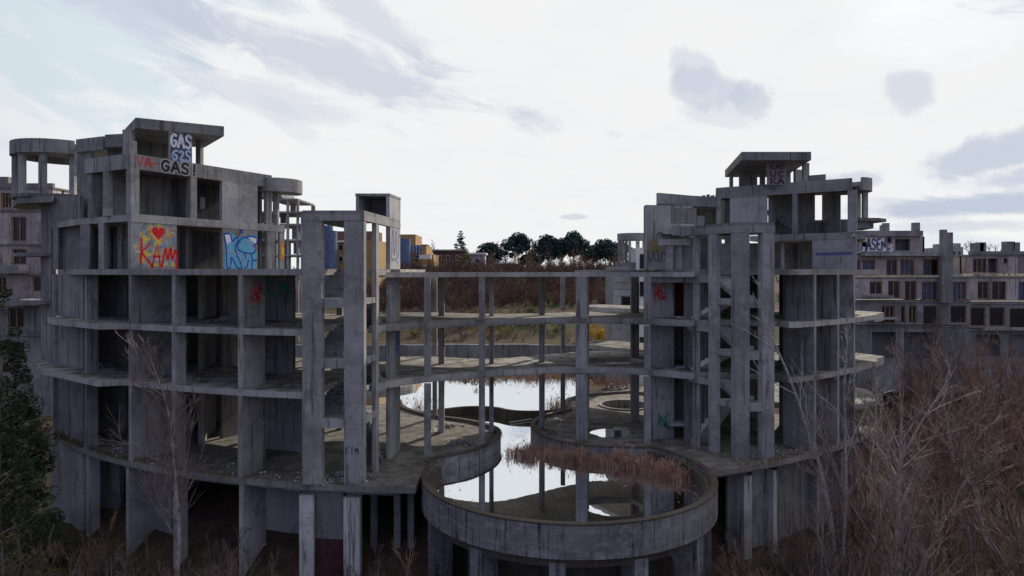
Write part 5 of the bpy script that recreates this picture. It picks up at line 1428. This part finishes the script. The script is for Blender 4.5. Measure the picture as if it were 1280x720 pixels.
# leafy crowns from many small leaf faces gathered in clumps
def leaf_cloud(seed, clumps, per, size, flat=.8, shell=.6):
    r = random.Random(seed); mb = MB()
    for (cx, cy, cz, rx, rz) in clumps:
        for i in range(per):
            v = Vector((r.gauss(0, 1), r.gauss(0, 1), r.gauss(0, 1))).normalized() * (r.random() ** (1 / 3) * (1 - shell) + shell * r.uniform(.75, 1.1))
            p = Vector((cx + v.x * rx, cy + v.y * rx, cz + v.z * rz))
            nrm = Vector((r.gauss(0, 1), r.gauss(0, 1), r.gauss(.3, 1))).normalized()
            u = nrm.orthogonal().normalized(); w = nrm.cross(u)
            s = size * r.uniform(.5, 1.3); b = len(mb.v)
            mb.v += [tuple(p - u * s), tuple(p + w * s * .45), tuple(p + u * s), tuple(p - w * s * .45)]
            mb.f.append((b, b + 1, b + 2, b + 3))
    return mb
def crown_clumps(seed, H, R, z0, n, cr, shape):
    r = random.Random(seed); out = []
    for i in range(n):
        f = r.random(); a = r.uniform(0, 2 * pi)
        rad = R * shape(f) * sqrt(r.random())
        k = cr * r.uniform(.45, 1.35)
        out.append((rad * cos(a), rad * sin(a), z0 + (H - z0) * f, k, k * .75))
    return out
def leafy(name, x, y, H, seed, label, leafmat, clumps, per, size, trunk_r, zb=None, group=None, cat='tree', limbs=True):
    z = ground_z(x, y) if zb is None else zb
    o = thing(name, (x, y, z), label, cat, group); off = Vector((0, 0, 0))
    r = random.Random(seed); tk = MB(); tk.smooth = True
    tk.tube([Vector((r.gauss(0, .04) * i, r.gauss(0, .04) * i, -.3 + (H * .92 + .3) * i / 6)) for i in range(7)], [trunk_r * (1 - i / 7) + .015 for i in range(7)], 7)
    if limbs:
        for c in clumps[::2]:
            t = Vector((c[0], c[1], c[2])); s = Vector((0, 0, max(.3, c[2] - .45 * Vector((c[0], c[1], 0)).length - .2)))
            tk.tube([s, s.lerp(t, .5) + Vector((0, 0, .1)), t], [trunk_r * .32, trunk_r * .22, .012], 4)
    for nm, mb, mt in (('trunk', tk, BARK), ('crown', leaf_cloud(seed + 1, clumps, per, size), leafmat)):
        c = bpy.data.objects.new(nm, mb.mesh(nm, mt)); COL.objects.link(c); c.parent = o
    return o
bulge = lambda f: max(.12, sin(pi * min(1, f * .85 + .15)) ** .7)
cone = lambda f: max(.04, (1 - f) ** .9)
umb = lambda f: max(.2, sqrt(max(0, 1 - (f * 1.0) ** 2)))
# evergreens at the left edge
for i, (px, D, H, R, lab) in enumerate(((-2, 36, 14.6, 1.9, 'dense dark evergreen at the left edge in front of the flats'), (24, 37.5, 8.8, 1.5, 'smaller dark evergreen tight against the left tower'),
                                        (-22, 32, 10.5, 2.4, 'dark evergreen cut by the left edge, nearest the camera'), (14, 40, 11.2, 1.7, 'dark evergreen behind the two evergreens at the left edge'))):
    leafy('evergreen', X(px, D), D, H, 60 + i, lab, LEAF_D, crown_clumps(60 + i, H, R, 1.2, 52, .6, bulge), 150, .095, .16)
leafy('ivy_bush', X(60, 35.5), 35.5, 3.4, 71, 'low dark bush at the bottom corner of the left tower', LEAF_D, crown_clumps(71, 3.4, 1.6, .4, 22, .5, bulge), 130, .075, .08, cat='bush')
for i, (px, D, H) in enumerate(((2, 30, 4.2), (26, 31, 3.4))):
    leafy('olive_bush', X(px, D), D, H, 75 + i, ['sparse olive leaved bush low at the left edge', 'small olive bush below the evergreens'][i], LEAF_O, crown_clumps(75 + i, H, 1.4, .4, 22, .5, bulge), 45, .07, .05, cat='bush')
# skyline conifers
def skyline(px, ytop, ybase, wpx, D, seed, label, shape, z0f, n, cr, per=200, size=.36, name='pine_tree'):
    zt = Z(ytop, D); x = X(px, D); zb = ground_z(x, D) - .3; H = zt - zb; R = wpx / 2 / F * D; cr *= 1.45; size *= 1.5; n = int(n * .85)
    leafy(name, x, D, H, seed, label, LEAF_P, crown_clumps(seed, H - cr * .4, R, H * z0f, n, cr, shape), per, size, .32, zb=zb)
skyline(648, 293, 336, 38, 288, 81, 'round topped pine leaning out left of the skyline pair', umb, .52, 40, 1.5)
skyline(632, 303, 336, 26, 294, 82, 'ragged open pine with layered boughs beside the leaning pine', bulge, .5, 14, 1.3, 60)
skyline(613, 305, 336, 34, 280, 83, 'broad dark cedar near the pale house on the skyline', bulge, .35, 34, 1.8)
skyline(685, 295, 336, 34, 288, 84, 'dome crowned pine left of the tallest skyline pine', umb, .45, 50, 1.7)
skyline(717, 291, 336, 38, 288, 85, 'tallest dome crowned pine on the skyline', umb, .45, 56, 1.8)
skyline(757, 300, 336, 40, 306, 86, 'wide dark pine just left of the turret', bulge, .45, 34, 1.8)
skyline(775, 304, 336, 30, 315, 87, 'lower pine partly behind the turret', bulge, .45, 26, 1.6)
skyline(740, 309, 336, 26, 311, 88, 'low bushy pine between the tallest pine and the wide pine', bulge, .4, 20, 1.5)
skyline(664, 316, 337, 26, 301, 89, 'low dark pine filling the gap between the domes', bulge, .4, 18, 1.5)
skyline(598, 316, 337, 20, 280, 90, 'small dark pine by the cedar on the skyline', bulge, .4, 16, 1.4)
def spruce(px, ytop, D, seed, label, w=26):
    zt = Z(ytop, D); x = X(px, D); zb = ground_z(x, D) - .3; H = zt - zb; r = random.Random(seed); cl = []
    for k in range(15):
        f = .36 + .64 * k / 15; R = (w / 2 / F * D) * (1.02 - f) / .6
        for j in range(5 if f < .85 else 2):
            a = r.uniform(0, 6.28); t = r.uniform(.25, 1)
            cl.append((R * t * cos(a), R * t * sin(a), H * f + r.uniform(-.2, .2) - t * .5, .55 + .45 * (1 - f), .24))
    leafy('spruce_tree', x, D, H, seed, label, LEAF_P, cl, 34, .3, .2, zb=zb)
spruce(576, 287, 250, 91, 'thin spiky spruce standing above the low houses', 24)
leafy('round_bush', X(582, 150), 150, 4.4, 93, 'olive rounded bare crown below the spiky spruce', LEAF_O, crown_clumps(93, 4.4, 2.4, 1.2, 30, .8, bulge), 40, .2, .2)
# yellow bushes beyond the pool
for i, (px, D, H, w, lab) in enumerate(((764, 84, 1.9, 2.0, 'bright yellow bush on the bank behind the gallery'), (750, 85, 1.5, 1.3, 'small yellow bush touching the bright yellow bush'), (739, 87, 3.0, .8, 'thin yellow sapling beside the yellow bushes'),
                                        (595, 90, 3.4, 1.0, 'faded orange leaved sapling on the bank left of centre'), (612, 84.5, 2.2, .6, 'thin yellow sapling at the top of the retaining wall'), (545, 86, 1.3, 1.3, 'low ochre bush on the grassy bank'))):
    leafy('yellow_bush', X(px, D), D, H, 100 + i, lab, LEAF_Y if i < 3 else LEAF_O if i > 4 else basic('ochre_leaves', (.28, .15, .04), .85, .4), crown_clumps(100 + i, H, w, .3, 26, .42, bulge), 60 if i < 3 else 26, .10, .04, cat='bush')

rr = random.Random(5)
for i, (px, D, lab) in enumerate(((520, 88, 'low green-ochre bush on the bank beside the stair tower'), (572, 92, 'low green-ochre bush on the bank left of the orange sapling'), (632, 90, 'low green-ochre bush on the bank near the centre'),
                                  (665, 97, 'low green-ochre bush higher up the bank at the centre'), (700, 91, 'low green-ochre bush on the bank before the wide column'), (783, 90, 'low green-ochre bush on the bank by the turret block'))):
    leafy('bank_bush', X(px, D), D, rr.uniform(1.2, 2.0), 130 + i, lab, LEAF_O if i % 2 else LEAF_Y2, crown_clumps(130 + i, 1.6, 1.3, .2, 26, .42, bulge), 34, .10, .04, cat='bush')
# brown scrub wood on the far bank and skyline: one mass of bare twigs, plus single trees that stand out of it
proto('far', (SCRUB, SCRUB), seed=61, H=7.5, r0=.11, n1=13, len1=.42, up=.7, sub=4, sub2=2, first=.2, twig_r=.028, wander=.14)
proto('far2', (SCRUB, SCRUB), seed=62, H=6.5, r0=.10, n1=13, len1=.46, up=.62, sub=4, sub2=2, first=.15, twig_r=.028, wander=.16, stems=2, spread=.12)
def scrub_wood():
    r = random.Random(31)
    protos = []
    for sd in range(5):
        tk, br = grow(seed=200 + sd, H=4.2, r0=.04, n1=7, len1=.5, up=.62, sub=4, first=.08, twig_r=.034, stems=4, spread=.32, wander=.16, lite=True)
        protos.append((tk.v + br.v, tk.f + [tuple(i + len(tk.v) for i in f) for f in br.f]))
    insts = []
    for i in range(2300):
        D = 93 + 70 * r.random() ** 1.2; px = r.uniform(430, 850) if i < 2050 else r.uniform(-60, 1400)
        if i >= 2050: D = r.uniform(100, 185)
        x = X(px, D)
        if D < 108 and noise.noise((x * .06, D * .06, 2)) > .0: continue
        insts.append((x, D, r.uniform(.6, 1.2) * (.46 if D < 106 else .70 if D < 135 else .85), r.uniform(0, 6.28), r.randrange(5)))
    mb = MB()
    for x, y, s, a, k in insts:
        c, sn = cos(a) * s, sin(a) * s; z = ground_z(x, y); vs, fs = protos[k]
        mb.add([(x + v[0] * c - v[1] * sn, y + v[0] * sn + v[1] * c, z + v[2] * s) for v in vs], fs)
    o = mb.build('scrub_wood', SCRUB); o['kind'] = 'stuff'
scrub_wood()
rr = random.Random(77)
for i in range(88):
    D = rr.uniform(165, 250); px = rr.uniform(490, 790) if i < 70 else rr.choice((rr.uniform(1150, 1330), rr.uniform(-40, 420)))
    place(rr.choice(('far', 'far2')), 'far_bare_tree', X(px, D), D, 'bare brown tree in the wood on the far bank', 'tree', 'bare trees on the far bank', s=rr.uniform(.6, 1.35) * (1 if D > 200 else .8), rr=rr)
for i in range(46):
    px = rr.uniform(490, 830); D = rr.uniform(84, 100)
    place(rr.choice(('shrub1', 'shrub2')), 'bank_shrub', X(px, D), D, 'bare shrub on the grassy bank above the retaining wall', 'shrub', 'shrubs on the grassy bank', s=rr.uniform(.3, .6), rr=rr)
